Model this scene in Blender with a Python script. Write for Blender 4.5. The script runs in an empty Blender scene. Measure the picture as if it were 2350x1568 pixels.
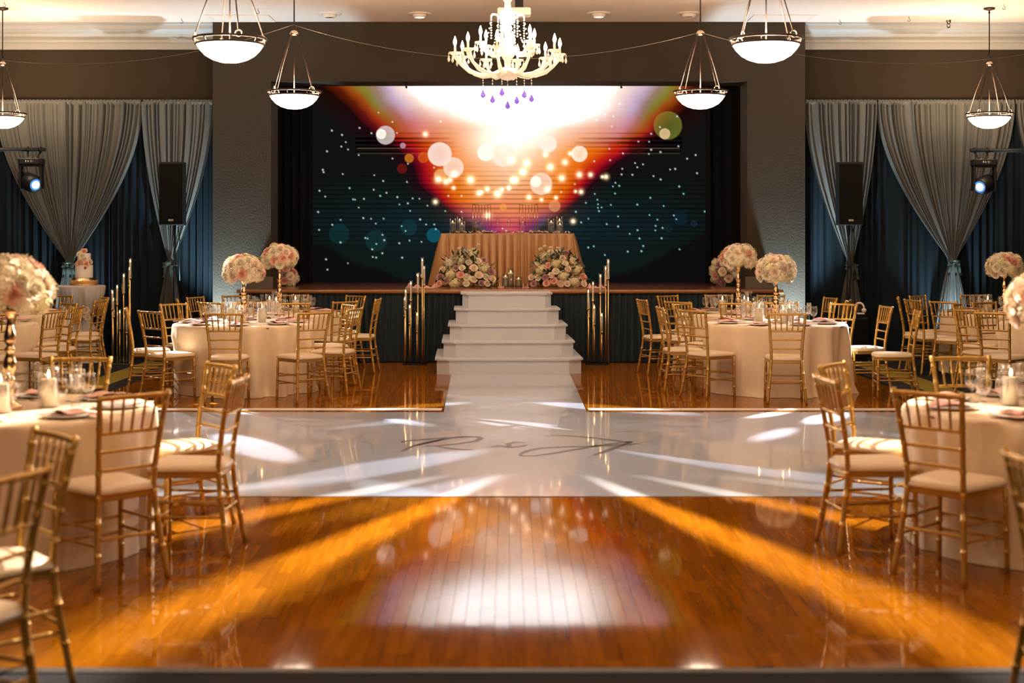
import bpy, math, random
import numpy as np
from math import sin, cos, pi, radians as R, atan2, hypot

random.seed(7)
SC = bpy.context.scene
C = SC.collection

# ------------------------------------------------------------------ camera, world, exposure
F, VX, VY, CH = 3300.0, 1168.0, 550.0, 1.66      # focal length (px), vanishing point, camera height
cam_d = bpy.data.cameras.new('camera')
cam = bpy.data.objects.new('camera', cam_d); C.objects.link(cam)
cam.location = (0, 0, CH); cam.rotation_euler = (R(90), 0, 0)
cam_d.sensor_width = 36; cam_d.lens = 36 * F / 2350
cam_d.shift_x = (1175 - VX) / 2350; cam_d.shift_y = -(784 - VY) / 2350
cam_d.clip_start = 0.05; cam_d.clip_end = 100
cam_d.dof.use_dof = True; cam_d.dof.focus_distance = 17.0; cam_d.dof.aperture_fstop = 2.0
SC.camera = cam
w = bpy.data.worlds.new('world'); SC.world = w; w.use_nodes = True
w.node_tree.nodes['Background'].inputs[0].default_value = (1.0, 0.85, 0.7, 1)
w.node_tree.nodes['Background'].inputs[1].default_value = 0.01
SC.view_settings.view_transform = 'Standard'; SC.view_settings.look = 'None'
SC.view_settings.gamma = 1; SC.view_settings.use_curve_mapping = False
SC.view_settings.exposure = 0.52
SC.cycles.use_denoising = True
SC.cycles.max_bounces = 8; SC.cycles.transparent_max_bounces = 24
SC.cycles.sample_clamp_indirect = 6
SC.cycles.caustics_reflective = False; SC.cycles.caustics_refractive = False

WARM = (1.0, 0.70, 0.43)
COOL = (0.62, 0.86, 1.0)
PENDANT_W, BOWL_E, SCREEN_E = 125.0, 12.0, 0.76
HEAD_W, UP_W = 22000.0, 260.0

def at(px, py, Y):            # a photo pixel at distance Y, as a point in the room
    return ((px - VX) * Y / F, Y, CH - (py - VY) * Y / F)
def gnd(px, py):              # a photo pixel on the floor
    Y = CH * F / (py - VY)
    return ((px - VX) * Y / F, Y)

# ------------------------------------------------------------------ materials
MATS = {}
def mat(name, col=(.5, .5, .5), rough=.5, metal=0., emit=None, es=0., spec=None, coat=0., sheen=0.,
        alpha=None, trans=0., noise=None, bump=None, sss=0.):
    m = bpy.data.materials.new(name); m.use_nodes = True
    nt = m.node_tree; b = nt.nodes['Principled BSDF']
    b.inputs['Base Color'].default_value = (*col, 1); b.inputs['Roughness'].default_value = rough
    b.inputs['Metallic'].default_value = metal
    if spec is not None: b.inputs['Specular IOR Level'].default_value = spec
    if coat: b.inputs['Coat Weight'].default_value = coat; b.inputs['Coat Roughness'].default_value = .05
    if sheen: b.inputs['Sheen Weight'].default_value = sheen
    if sss:
        b.inputs['Subsurface Weight'].default_value = sss; b.inputs['Subsurface Radius'].default_value = (.02, .012, .008)
    if emit: b.inputs['Emission Color'].default_value = (*emit, 1); b.inputs['Emission Strength'].default_value = es
    if alpha is not None: b.inputs['Alpha'].default_value = alpha
    if trans: b.inputs['Transmission Weight'].default_value = trans
    if noise or bump:
        tc = nt.nodes.new('ShaderNodeTexCoord')
    if noise:       # (scale, amount): colour varies a little
        n = nt.nodes.new('ShaderNodeTexNoise'); n.inputs['Scale'].default_value = noise[0]; n.inputs['Detail'].default_value = 4
        nt.links.new(tc.outputs['Object'], n.inputs['Vector'])
        mx = nt.nodes.new('ShaderNodeMix'); mx.data_type = 'RGBA'
        a = noise[1]
        mx.inputs['A'].default_value = (*[max(0, c * (1 - a)) for c in col], 1)
        mx.inputs['B'].default_value = (*[c * (1 + a) for c in col], 1)
        nt.links.new(n.outputs['Fac'], mx.inputs['Factor']); nt.links.new(mx.outputs['Result'], b.inputs['Base Color'])
    if bump:        # (scale, strength, distance)
        n = nt.nodes.new('ShaderNodeTexNoise'); n.inputs['Scale'].default_value = bump[0]; n.inputs['Detail'].default_value = 5
        nt.links.new(tc.outputs['Object'], n.inputs['Vector'])
        bp = nt.nodes.new('ShaderNodeBump'); bp.inputs['Strength'].default_value = bump[1]; bp.inputs['Distance'].default_value = bump[2]
        nt.links.new(n.outputs['Fac'], bp.inputs['Height']); nt.links.new(bp.outputs['Normal'], b.inputs['Normal'])
    MATS[name] = m
    return m

def glass_mat(name, tint=(1, 1, 1), refl=.9, base=.06, milk=0):
    m = bpy.data.materials.new(name); m.use_nodes = True; nt = m.node_tree
    nt.nodes.clear()
    out = nt.nodes.new('ShaderNodeOutputMaterial'); mx = nt.nodes.new('ShaderNodeMixShader')
    t = nt.nodes.new('ShaderNodeBsdfTransparent'); t.inputs[0].default_value = (*tint, 1)
    g = nt.nodes.new('ShaderNodeBsdfGlossy'); g.inputs['Roughness'].default_value = .03; g.inputs[0].default_value = (refl, refl, refl, 1)
    lw = nt.nodes.new('ShaderNodeLayerWeight'); lw.inputs['Blend'].default_value = .5
    fr = nt.nodes.new('ShaderNodeMath'); fr.operation = 'POWER'; fr.inputs[1].default_value = 3.5; nt.links.new(lw.outputs['Facing'], fr.inputs[0])
    ad = nt.nodes.new('ShaderNodeMath'); ad.operation = 'ADD'; ad.use_clamp = True; ad.inputs[1].default_value = base
    nt.links.new(fr.outputs[0], ad.inputs[0]); nt.links.new(ad.outputs[0], mx.inputs[0])
    nt.links.new(t.outputs[0], mx.inputs[1]); nt.links.new(g.outputs[0], mx.inputs[2]); nt.links.new(mx.outputs[0], out.inputs[0])
    if milk:        # cut crystal scatters a share of the light
        d = nt.nodes.new('ShaderNodeBsdfDiffuse'); d.inputs[0].default_value = (.95, .92, .86, 1)
        tl = nt.nodes.new('ShaderNodeBsdfTranslucent'); tl.inputs[0].default_value = (.95, .92, .86, 1)
        m1 = nt.nodes.new('ShaderNodeMixShader'); m1.inputs[0].default_value = .5; m2 = nt.nodes.new('ShaderNodeMixShader'); m2.inputs[0].default_value = milk
        nt.links.new(d.outputs[0], m1.inputs[1]); nt.links.new(tl.outputs[0], m1.inputs[2]); nt.links.new(mx.outputs[0], m2.inputs[1]); nt.links.new(m1.outputs[0], m2.inputs[2]); nt.links.new(m2.outputs[0], out.inputs[0])
    MATS[name] = m
    return m

def sheer_mat(name, col, thru=.18):
    m = bpy.data.materials.new(name); m.use_nodes = True; nt = m.node_tree; nt.nodes.clear()
    out = nt.nodes.new('ShaderNodeOutputMaterial'); mx = nt.nodes.new('ShaderNodeMixShader'); mx.inputs[0].default_value = thru
    d = nt.nodes.new('ShaderNodeBsdfDiffuse'); d.inputs[0].default_value = (*col, 1)
    tl = nt.nodes.new('ShaderNodeBsdfTranslucent'); tl.inputs[0].default_value = (*col, 1)
    m2 = nt.nodes.new('ShaderNodeMixShader'); m2.inputs[0].default_value = .25
    t = nt.nodes.new('ShaderNodeBsdfTransparent')
    nt.links.new(d.outputs[0], m2.inputs[1]); nt.links.new(tl.outputs[0], m2.inputs[2])
    nt.links.new(m2.outputs[0], mx.inputs[1]); nt.links.new(t.outputs[0], mx.inputs[2]); nt.links.new(mx.outputs[0], out.inputs[0])
    MATS[name] = m
    return m

def plank_mat():
    m = bpy.data.materials.new('plank_wood'); m.use_nodes = True; nt = m.node_tree; b = nt.nodes['Principled BSDF']
    at_ = nt.nodes.new('ShaderNodeAttribute'); at_.attribute_name = 'tone'
    tc = nt.nodes.new('ShaderNodeTexCoord'); mp = nt.nodes.new('ShaderNodeMapping')
    mp.inputs['Scale'].default_value = (40, 2.2, 1)
    nt.links.new(tc.outputs['Object'], mp.inputs['Vector'])
    n = nt.nodes.new('ShaderNodeTexNoise'); n.inputs['Scale'].default_value = 1.3; n.inputs['Detail'].default_value = 5
    nt.links.new(mp.outputs[0], n.inputs['Vector'])
    ad = nt.nodes.new('ShaderNodeMath'); ad.operation = 'MULTIPLY_ADD'; ad.inputs[1].default_value = .5
    nt.links.new(n.outputs['Fac'], ad.inputs[0]); nt.links.new(at_.outputs['Fac'], ad.inputs[2])
    cr = nt.nodes.new('ShaderNodeValToRGB')
    e = cr.color_ramp.elements
    e[0].position = .15; e[0].color = (.105, .030, .0015, 1)
    e[1].position = 1.2 if False else 1.0; e[1].color = (.42, .155, .008, 1)
    k = e.new(.55); k.color = (.245, .080, .003, 1)
    nt.links.new(ad.outputs[0], cr.inputs[0]); nt.links.new(cr.outputs[0], b.inputs['Base Color'])
    b.inputs['Roughness'].default_value = .5; b.inputs['Specular IOR Level'].default_value = 0
    b.inputs['Coat Weight'].default_value = .8; b.inputs['Coat Roughness'].default_value = .042
    MATS['plank'] = m
    return m

def carpet_mat():
    m = bpy.data.materials.new('carpet'); m.use_nodes = True; nt = m.node_tree; b = nt.nodes['Principled BSDF']
    b.inputs['Roughness'].default_value = .95; b.inputs['Specular IOR Level'].default_value = .1
    tc = nt.nodes.new('ShaderNodeTexCoord'); sp = nt.nodes.new('ShaderNodeSeparateXYZ')
    nt.links.new(tc.outputs['Object'], sp.inputs[0])
    ab = nt.nodes.new('ShaderNodeMath'); ab.operation = 'ABSOLUTE'; nt.links.new(sp.outputs['X'], ab.inputs[0])
    cp = nt.nodes.new('ShaderNodeMath'); cp.operation = 'COMPARE'; cp.inputs[1].default_value = 4.76; cp.inputs[2].default_value = .18
    nt.links.new(ab.outputs[0], cp.inputs[0])
    gy = nt.nodes.new('ShaderNodeMath'); gy.operation = 'GREATER_THAN'; gy.inputs[1].default_value = 5.7
    nt.links.new(sp.outputs['Y'], gy.inputs[0])
    ml = nt.nodes.new('ShaderNodeMath'); ml.operation = 'MULTIPLY'; nt.links.new(cp.outputs[0], ml.inputs[0]); nt.links.new(gy.outputs[0], ml.inputs[1])
    mx = nt.nodes.new('ShaderNodeMix'); mx.data_type = 'RGBA'
    mx.inputs['A'].default_value = (.028, .028, .033, 1); mx.inputs['B'].default_value = (.30, .225, .035, 1)
    nt.links.new(ml.outputs[0], mx.inputs['Factor'])
    n = nt.nodes.new('ShaderNodeTexNoise'); n.inputs['Scale'].default_value = 260
    nt.links.new(tc.outputs['Object'], n.inputs['Vector'])
    m3 = nt.nodes.new('ShaderNodeMix'); m3.data_type = 'RGBA'; m3.blend_type = 'MULTIPLY'; m3.inputs['Factor'].default_value = .5
    nt.links.new(mx.outputs['Result'], m3.inputs['A']); nt.links.new(n.outputs['Fac'], m3.inputs['B'])
    nt.links.new(m3.outputs['Result'], b.inputs['Base Color'])
    MATS['carpet'] = m

def screen_mat():
    m = bpy.data.materials.new('led_screen'); m.use_nodes = True; nt = m.node_tree; nt.nodes.clear()
    out = nt.nodes.new('ShaderNodeOutputMaterial'); e = nt.nodes.new('ShaderNodeEmission')
    a = nt.nodes.new('ShaderNodeAttribute'); a.attribute_name = 'pixel'
    e.inputs['Strength'].default_value = SCREEN_E
    nt.links.new(a.outputs['Color'], e.inputs['Color']); nt.links.new(e.outputs[0], out.inputs[0])
    MATS['screen'] = m

mat('wall', (.030, .0225, .0155), .85, spec=.12, noise=(3, .05), bump=(60, .35, .01))
mat('proscenium', (.037, .029, .021), .8, spec=.15, noise=(3, .05), bump=(38, .55, .012))
mat('ceiling', (.66, .56, .50), .9, noise=(1.5, .04), bump=(80, .15, .004))
mat('crown', (.34, .345, .34), .55)
mat('black', (.006, .006, .007), .6)
mat('black_cloth', (.008, .008, .009), .95, spec=.1)
mat('black_plastic', (.006, .0065, .008), .45, spec=.3)
mat('grille', (.0025, .0025, .003), .8, spec=.15)
mat('stage_wood', (.20, .068, .026), .25, noise=(7, .3), coat=.3)
mat('stage_nosing', (.34, .15, .055), .3, noise=(9, .2), coat=.3)
mat('base_moulding', (.10, .080, .062), .6)
mat('vinyl', (.47, .51, .59), .3, noise=(1.2, .03), spec=.4, coat=.8)
mat('stripe_white', (.72, .66, .60), .3)
mat('ink', (.06, .04, .038), .35)
mat('stair_white', (.56, .585, .65), .38, noise=(5, .03))
mat('velour', (.010, .016, .021), .95, spec=.05)
mat('skirt', (.026, .038, .048), .9, spec=.08)
sheer_mat('sheer', (.15, .152, .142), .10)
sheer_mat('sheer_white', (.72, .67, .64), .10)
mat('tie', (.018, .034, .026), .45, sheen=.3)
mat('gold_paint', (.50, .285, .06), .30, metal=.6, noise=(20, .15))
mat('gold', (.95, .66, .30), .24, metal=1.)
mat('rose_gold', (.92, .60, .34), .16, metal=1.)
mat('cushion', (.72, .57, .38), .45)
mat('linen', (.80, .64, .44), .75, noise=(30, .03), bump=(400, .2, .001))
mat('satin', (.50, .27, .115), .32)
mat('blush', (.72, .40, .33), .6)
mat('petal_cream', (.85, .77, .60), .6)
mat('petal_ivory', (.86, .70, .55), .6)
mat('petal_pink', (.84, .47, .36), .6)
mat('petal_mauve', (.52, .30, .32), .6)
mat('hydrangea_mat', (.80, .72, .44), .7, noise=(4, .25))
mat('hydrangea_white', (.86, .76, .56), .7, noise=(4, .2))
mat('leaf', (.045, .075, .03), .5, noise=(20, .3))
mat('bronze', (.030, .018, .016), .5, metal=.6)
mat('nickel', (.55, .45, .33), .25, metal=1.)
mat('bowl_glass', (.95, .85, .75), .4, emit=(1.0, .76, .54), es=BOWL_E)
mat('bulb', (1, .9, .8), .3, emit=(1.0, .80, .55), es=70)
mat('flame', (1, .7, .3), .3, emit=(1.0, .55, .16), es=28)
mat('wax', (.88, .79, .64), .5, sss=.3)
mat('porcelain', (.80, .74, .68), .25)
mat('white_plastic', (.75, .72, .70), .4)
mat('frosting', (.88, .82, .76), .5, bump=(40, .3, .01))
mat('spot_lens', (.9, .95, 1), .2, emit=(.80, .92, 1.0), es=14)
mat('down_lens', (1, .9, .8), .2, emit=(1.0, .83, .62), es=6)
mat('badge', (.62, .62, .60), .4)
mat('led_blue', (.3, .6, 1), .3, emit=(.4, .75, 1), es=2)
mat('dark_blue_lens', (.02, .10, .25), .1, emit=(.05, .25, .7), es=.8)
mat('vent', (.62, .55, .50), .6)
mat('wire', (.22, .19, .16), .4)
mat('threshold', (.02, .018, .016), .5)
glass_mat('glass'); glass_mat('crystal', (1, .97, .92), 1.0, .25, .45); glass_mat('acrylic', (.98, .95, .9), .9, .12)
glass_mat('purple_crystal', (.35, .22, .50), .8, .1)
glass_mat('water', (.80, .90, .97), .9, .08)
plank_mat(); carpet_mat(); screen_mat()

# ------------------------------------------------------------------ mesh builder
class MB:
    def __init__(s): s.v = []; s.f = []; s.sm = []; s.mi = []
    def add(s, v, f, smooth=True, mi=0):
        o = len(s.v); s.v += [tuple(p) for p in v]
        for q in f: s.f.append(tuple(i + o for i in q)); s.sm.append(smooth); s.mi.append(mi)
        return s
    def box(s, x0, x1, y0, y1, z0, z1):
        v = [(x, y, z) for z in (z0, z1) for y in (y0, y1) for x in (x0, x1)]
        f = [(0, 2, 3, 1), (4, 5, 7, 6), (0, 1, 5, 4), (2, 6, 7, 3), (0, 4, 6, 2), (1, 3, 7, 5)]
        return s.add(v, f, False)
    def rbox(s, x0, x1, y0, y1, z0, z1, r=.01, k=2):     # box, rounded along z corners and softened top/bottom
        pts = []
        for cx, cy, a0 in ((x1 - r, y1 - r, 0), (x0 + r, y1 - r, 90), (x0 + r, y0 + r, 180), (x1 - r, y0 + r, 270)):
            for i in range(k + 1):
                a = R(a0 + 90 * i / k); pts.append((cx + r * cos(a), cy + r * sin(a)))
        return s.prism(pts, z0, z1, r * .6)
    def prism(s, pts, z0, z1, bev=0, smooth=False):
        n = len(pts); cx = sum(p[0] for p in pts) / n; cy = sum(p[1] for p in pts) / n
        def ring(z, k): return [(cx + (x - cx) * k, cy + (y - cy) * k, z) for x, y in pts]
        ext = max(hypot(x - cx, y - cy) for x, y in pts)
        rings = [ring(z0, 1), ring(z1, 1)]
        if bev: kk = 1 - bev / ext; rings = [ring(z0, kk), ring(z0 + bev, 1), ring(z1 - bev, 1), ring(z1, kk)]
        v = [p for r in rings for p in r]; f = []
        for j in range(len(rings) - 1):
            for i in range(n): f.append((j * n + i, j * n + (i + 1) % n, (j + 1) * n + (i + 1) % n, (j + 1) * n + i))
        f.append(tuple(range(n - 1, -1, -1))); f.append(tuple(range(len(v) - n, len(v))))
        return s.add(v, f, smooth)
    def lathe(s, prof, n=20, c=(0, 0, 0), smooth=True, wob=None):
        v = []; f = []
        for j, (r, z) in enumerate(prof):
            for i in range(n):
                a = 2 * pi * i / n; rr = r if wob is None else r + wob(a, j, r, z)
                v.append((c[0] + rr * cos(a), c[1] + rr * sin(a), c[2] + z))
        for j in range(len(prof) - 1):
            for i in range(n): f.append((j * n + i, j * n + (i + 1) % n, (j + 1) * n + (i + 1) % n, (j + 1) * n + i))
        return s.add(v, f, smooth)
    def tube(s, pts, rad, n=8, caps=True, smooth=True):
        P = [np.array(p, float) for p in pts]; m = len(P)
        rads = rad if isinstance(rad, (list, tuple)) else [rad] * m
        v = []; f = []; prev = None
        for i in range(m):
            t = P[min(i + 1, m - 1)] - P[max(i - 1, 0)]; L = np.linalg.norm(t)
            t = t / L if L > 1e-9 else np.array([0, 0, 1.])
            if prev is None:
                up = np.array([1., 0, 0]) if abs(t[2]) > .8 else np.array([0, 0, 1.])
            else: up = prev
            a = up - t * np.dot(up, t); a /= np.linalg.norm(a); b = np.cross(t, a); prev = a
            for k in range(n):
                th = 2 * pi * k / n; q = P[i] + rads[i] * (cos(th) * a + sin(th) * b); v.append(tuple(q))
        for i in range(m - 1):
            for k in range(n): f.append((i * n + k, i * n + (k + 1) % n, (i + 1) * n + (k + 1) % n, (i + 1) * n + k))
        if caps: f.append(tuple(range(n - 1, -1, -1))); f.append(tuple(range((m - 1) * n, m * n)))
        return s.add(v, f, smooth)
    def ring(s, c, r, t, n=24, k=6, axis='z'):
        pts = []
        v = []; f = []
        for i in range(n):
            a = 2 * pi * i / n
            for j in range(k):
                b = 2 * pi * j / k; rr = r + t * cos(b); h = t * sin(b)
                p = (rr * cos(a), rr * sin(a), h)
                if axis == 'y': p = (p[0], p[2], p[1])
                if axis == 'x': p = (p[2], p[0], p[1])
                v.append((c[0] + p[0], c[1] + p[1], c[2] + p[2]))
        for i in range(n):
            for j in range(k): f.append((i * k + j, ((i + 1) % n) * k + j, ((i + 1) % n) * k + (j + 1) % k, i * k + (j + 1) % k))
        return s.add(v, f)
    def ball(s, c, r, n=10, m=7, sq=(1, 1, 1)):
        v = []; f = []
        for j in range(m + 1):
            ph = pi * j / m
            for i in range(n):
                a = 2 * pi * i / n
                v.append((c[0] + r * sq[0] * sin(ph) * cos(a), c[1] + r * sq[1] * sin(ph) * sin(a), c[2] + r * sq[2] * cos(ph)))
        for j in range(m):
            for i in range(n): f.append((j * n + i, (j + 1) * n + i, (j + 1) * n + (i + 1) % n, j * n + (i + 1) % n))
        return s.add(v, f)
    def grid(s, fn, nu, nv, smooth=True):
        v = [fn(i / nu, j / nv) for j in range(nv + 1) for i in range(nu + 1)]
        f = [(j * (nu + 1) + i, j * (nu + 1) + i + 1, (j + 1) * (nu + 1) + i + 1, (j + 1) * (nu + 1) + i) for j in range(nv) for i in range(nu)]
        return s.add(v, f, smooth)
    def mesh(s, name, m):
        me = bpy.data.meshes.new(name); me.from_pydata(s.v, [], s.f)
        me.polygons.foreach_set('use_smooth', s.sm)
        for x in (m if isinstance(m, (list, tuple)) else [m]): me.materials.append(MATS[x] if isinstance(x, str) else x)
        if any(s.mi): me.polygons.foreach_set('material_index', s.mi)
        me.update(); return me
    def obj(s, name, m, parent=None, **k): return put(name, s.mesh(name, m), parent, **k)

def put(name, me, parent=None, loc=(0, 0, 0), rot=(0, 0, 0), sc=(1, 1, 1)):
    o = bpy.data.objects.new(name, me); C.objects.link(o)
    o.parent = parent; o.location = loc; o.rotation_euler = rot
    o.scale = sc if isinstance(sc, (tuple, list)) else (sc, sc, sc)
    return o
def tag(o, label, cat, group=None, kind=None):
    o['label'] = label; o['category'] = cat
    if group: o['group'] = group
    if kind: o['kind'] = kind
    return o
def struct(o): o['kind'] = 'structure'; return o
def thing(name, label, cat, loc=(0, 0, 0), rz=0, group=None):
    return tag(put(name, None, None, loc, (0, 0, rz)), label, cat, group)
def dup(root, loc, rz=0, label=None, group=None, sc=None):
    r = root.copy(); C.objects.link(r); r.location = loc; r.rotation_euler = (0, 0, rz)
    if sc: r.scale = (sc, sc, sc)
    if label: r['label'] = label
    if group: r['group'] = group
    for ch in root.children:
        c = ch.copy(); C.objects.link(c); c.parent = r
        for g in ch.children:
            d = g.copy(); C.objects.link(d); d.parent = c
    return r
def light(name, kind, loc, energy, col, size=.05, parent=None, rot=(0, 0, 0), **k):
    l = bpy.data.lights.new(name, kind); l.energy = energy; l.color = col
    if kind == 'SPOT': l.spot_size = k.get('angle', R(60)); l.spot_blend = k.get('blend', .3)
    if kind in ('POINT', 'SPOT'): l.shadow_soft_size = size
    o = bpy.data.objects.new(name, l); C.objects.link(o); o.location = loc; o.rotation_euler = rot; o.parent = parent
    return o
def aim(o, target):
    from mathutils import Vector
    o.rotation_euler = (Vector(target) - o.location).to_track_quat('-Z', 'Y').to_euler()

# ------------------------------------------------------------------ room shell
CEIL, XW, Y_BACK, Y_PROS, Y_WALL = 4.69, 9.8, -4.0, 20.0, 20.45
PX0, PX1 = -4.12, 4.12            # proscenium block
OX0, OX1, OZ = -3.31, 3.315, 3.86  # stage opening
STZ, STY = .985, 19.4             # stage height, stage front
WF, WY0 = 4.35, 5.56              # wood floor half width, front edge

m = MB(); m.box(-XW, XW, Y_BACK, 26, -.12, -.022); floor = struct(m.obj('floor', 'black'))
def carpet(x0, x1, y0, y1): return struct(MB().box(x0, x1, y0, y1, -.022, 0).obj('floor_carpet', 'carpet'))
carpet(-XW, -WF, WY0, 20.5); carpet(WF, XW, WY0, 20.5); carpet(-XW, XW, Y_BACK, WY0 - .06)
struct(MB().box(-XW, XW, WY0 - .06, WY0, -.022, .004).obj('trim_threshold', 'threshold'))
struct(MB().box(-XW, XW, Y_BACK, 20.5, CEIL, CEIL + .1).obj('ceiling', 'ceiling'))
struct(MB().box(-XW - .1, -XW, Y_BACK, 20.6, 0, CEIL).obj('wall_left', 'wall'))
struct(MB().box(XW, XW + .1, Y_BACK, 20.6, 0, CEIL).obj('wall_right', 'wall'))
struct(MB().box(-XW, XW, Y_BACK - .1, Y_BACK, 0, CEIL).obj('wall_rear', 'wall'))
struct(MB().box(-XW, PX0, Y_WALL, Y_WALL + .15, 0, CEIL).obj('wall_drape_left', 'wall'))
struct(MB().box(PX1, XW, Y_WALL, Y_WALL + .15, 0, CEIL).obj('wall_drape_right', 'wall'))
struct(MB().box(PX0, OX0, Y_PROS, Y_WALL + .15, 0, CEIL).obj('wall_pillar_left', 'proscenium'))
struct(MB().box(OX1, PX1, Y_PROS, Y_WALL + .15, 0, CEIL).obj('wall_pillar_right', 'proscenium'))
struct(MB().box(OX0, OX1, Y_PROS, Y_WALL + .15, OZ, CEIL).obj('wall_lintel', 'proscenium'))
# black stage house
m = MB(); m.box(-4.7, -4.6, 20.6, 24, 0, 4.9); m.box(4.6, 4.7, 20.6, 24, 0, 4.9); m.box(-4.7, 4.7, 24, 24.1, 0, 4.9); m.box(-4.7, 4.7, 20.6, 24, 4.8, 4.9)
struct(m.obj('wall_stage_house', 'black_cloth'))
# stage deck with nosing
m = MB(); m.box(-4.6, 4.6, Y_PROS + .45, 24, STZ - .05, STZ); m.box(OX0, OX1, Y_PROS, Y_PROS + .45, STZ - .05, STZ)
m.box(-3.66, 3.69, STY, Y_PROS, STZ - .05, STZ)
st = struct(m.obj('floor_stage', 'stage_wood'))
m = MB(); m.tube([(-3.67, STY, STZ - .028), (3.70, STY, STZ - .028)], .028, 8); m.obj('nosing', 'stage_nosing', st)
for sx, x0, x1 in ((-1, -3.66, OX0 + .03), (1, OX1 - .03, 3.66)):    # mouldings at the pillar feet
    m = MB(); m.box(x0, x1, Y_PROS - .07, Y_PROS, STZ, STZ + .10); m.box(x0, x1, Y_PROS - .045, Y_PROS, STZ + .10, STZ + .13)
    m.box(x0, x1, Y_PROS - .02, Y_PROS, STZ + .13, STZ + .16)
    struct(m.obj('baseboard_pillar', 'base_moulding'))
# crown moulding
prof = [(0, -.33), (-.03, -.33), (-.03, -.24), (-.06, -.235), (-.07, -.20), (-.14, -.17), (-.17, -.165), (-.18, -.13), (-.27, -.085), (-.31, -.08), (-.32, -.03), (-.42, -.02), (-.42, 0), (0, 0)]
for x0, x1, n in ((-XW, PX0, 'trim_crown_left'), (PX1, XW, 'trim_crown_right')):
    k = len(prof); v = [(x, Y_WALL + y, CEIL + z) for x in (x0, x1) for y, z in prof]
    f = [(i, (i + 1) % k, k + (i + 1) % k, k + i) for i in range(k)] + [tuple(range(k - 1, -1, -1)), tuple(range(k, 2 * k))]
    struct(MB().add(v, f, False).obj(n, 'crown'))

# plank floor: the largest 300 planks as parts, the rest joined
PW, rnd = .064, random.Random(3)
planks = []
nx = int(2 * WF / PW)
for i in range(nx):
    x = -WF + (i + .5) * PW; y = WY0 - rnd.random() * .8
    while y < STY + .3:
        L = rnd.choice((.35, .45, .55, .7, .85)); planks.append((x, max(y, WY0), min(y + L, STY + .3), rnd.uniform(.16, .38))); y += L
planks = [p for p in planks if p[2] - p[1] > .05]
def pixsize(p):
    x, y0, y1, t = p; u = VX + x * F / y0
    return (y1 - y0) * PW / (y0 ** 3) * (1 if -20 < u < 2370 else .001)
planks.sort(key=pixsize, reverse=True)
def plank_geo(p, m, r):
    x, y0, y1, t = p; h = PW / 2 - .0003; tx = r.gauss(0, .0016) * h; ty = r.gauss(0, .0005) * (y1 - y0) / 2; b = .0006
    z = lambda sx, sy: -.0008 + tx * sx + ty * sy
    y0 += .0003; y1 -= .0003
    top = [(x + sx * (h - b), (y0 + b, y1 - b)[sy > 0], z(sx, sy)) for sx, sy in ((-1, -1), (1, -1), (1, 1), (-1, 1))]
    bot = [(x + sx * h, (y0, y1)[sy > 0], z(sx, sy) - .0009) for sx, sy in ((-1, -1), (1, -1), (1, 1), (-1, 1))]
    m.add(top + bot, [(0, 1, 2, 3), (4, 5, 1, 0), (5, 6, 2, 1), (6, 7, 3, 2), (7, 4, 0, 3)], False)
    return 8
def set_tone(me, tones):
    a = me.attributes.new('tone', 'FLOAT', 'POINT'); a.data.foreach_set('value', tones)
for p in planks[:300]:
    m = MB(); n = plank_geo(p, m, rnd); me = m.mesh('plank', 'plank'); set_tone(me, [p[3]] * n); put('plank', me, floor)
m = MB(); tones = []
for p in planks[300:]: tones += [p[3]] * plank_geo(p, m, rnd)
me = m.mesh('planks_beyond', 'plank'); set_tone(me, tones); o = put('planks_beyond', me, floor); o['kind'] = 'stuff'

# white vinyl in a T, border stripes, monogram
m = MB(); VZ = .003
def runner_x(y):    # left and right edge of the runner, slightly askew like the steps
    t = (y - 13.8) / (17.7 - 13.8)
    return (-.627 + t * (-.707 + .627), .749 + t * (.751 - .749))
(a0, b0), (a1, b1) = runner_x(13.8), runner_x(17.7)
pts = [(-4.0, 9.28), (4.0, 9.28), (4.0, 13.8), (b0, 13.8), (b1, 17.72), (a1, 17.72), (a0, 13.8), (-4.0, 13.8)]
n = len(pts); v = [(x, y, VZ) for x, y in pts] + [(x, y, .0012) for x, y in pts]
m.add(v, [tuple(range(n))] + [(i, n + i, n + (i + 1) % n, (i + 1) % n) for i in range(n)], False)
tag(m.obj('dance_floor_vinyl', 'vinyl'), 'glossy white vinyl dance floor with a runner leading to the stairs', 'floor covering')
for x0, x1, s in ((-4.0, a0 - .03, 'left'), (b0 + .03, 4.0, 'right')):
    tag(MB().box(x0, x1, 13.96, 14.14, .0008, .0026).obj('floor_stripe', 'stripe_white'),
        'thin white border stripe on the wood, %s of the white runner' % s, 'floor stripe')
STROKES = [
    [(355, 405), (420, 372), (540, 345), (660, 320), (780, 304), (870, 305), (893, 316), (850, 335), (720, 354), (600, 366), (520, 368)],
    [(358, 345), (372, 334), (470, 326), (600, 316), (700, 308), (800, 302)],
    [(440, 365), (520, 345), (600, 328), (640, 318)], [(600, 370), (690, 384), (760, 391), (840, 393)],
    [(965, 375), (1010, 364), (1090, 376), (1170, 369), (1200, 358)], [(1195, 345), (1120, 340), (1075, 352), (1085, 372)],
    [(1160, 435), (1165, 418), (1210, 398), (1290, 381), (1430, 374), (1600, 370), (1780, 362), (1960, 350)],
    [(1160, 435), (1260, 432), (1380, 416), (1520, 392), (1660, 368), (1790, 349), (1910, 337)], [(1910, 337), (1830, 368), (1740, 400), (1650, 430)],
    [(1360, 292), (1520, 300), (1680, 315), (1910, 345)]]
mono = thing('floor_monogram', 'dark handwritten monogram lettering printed on the white dance floor', 'lettering')
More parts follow.
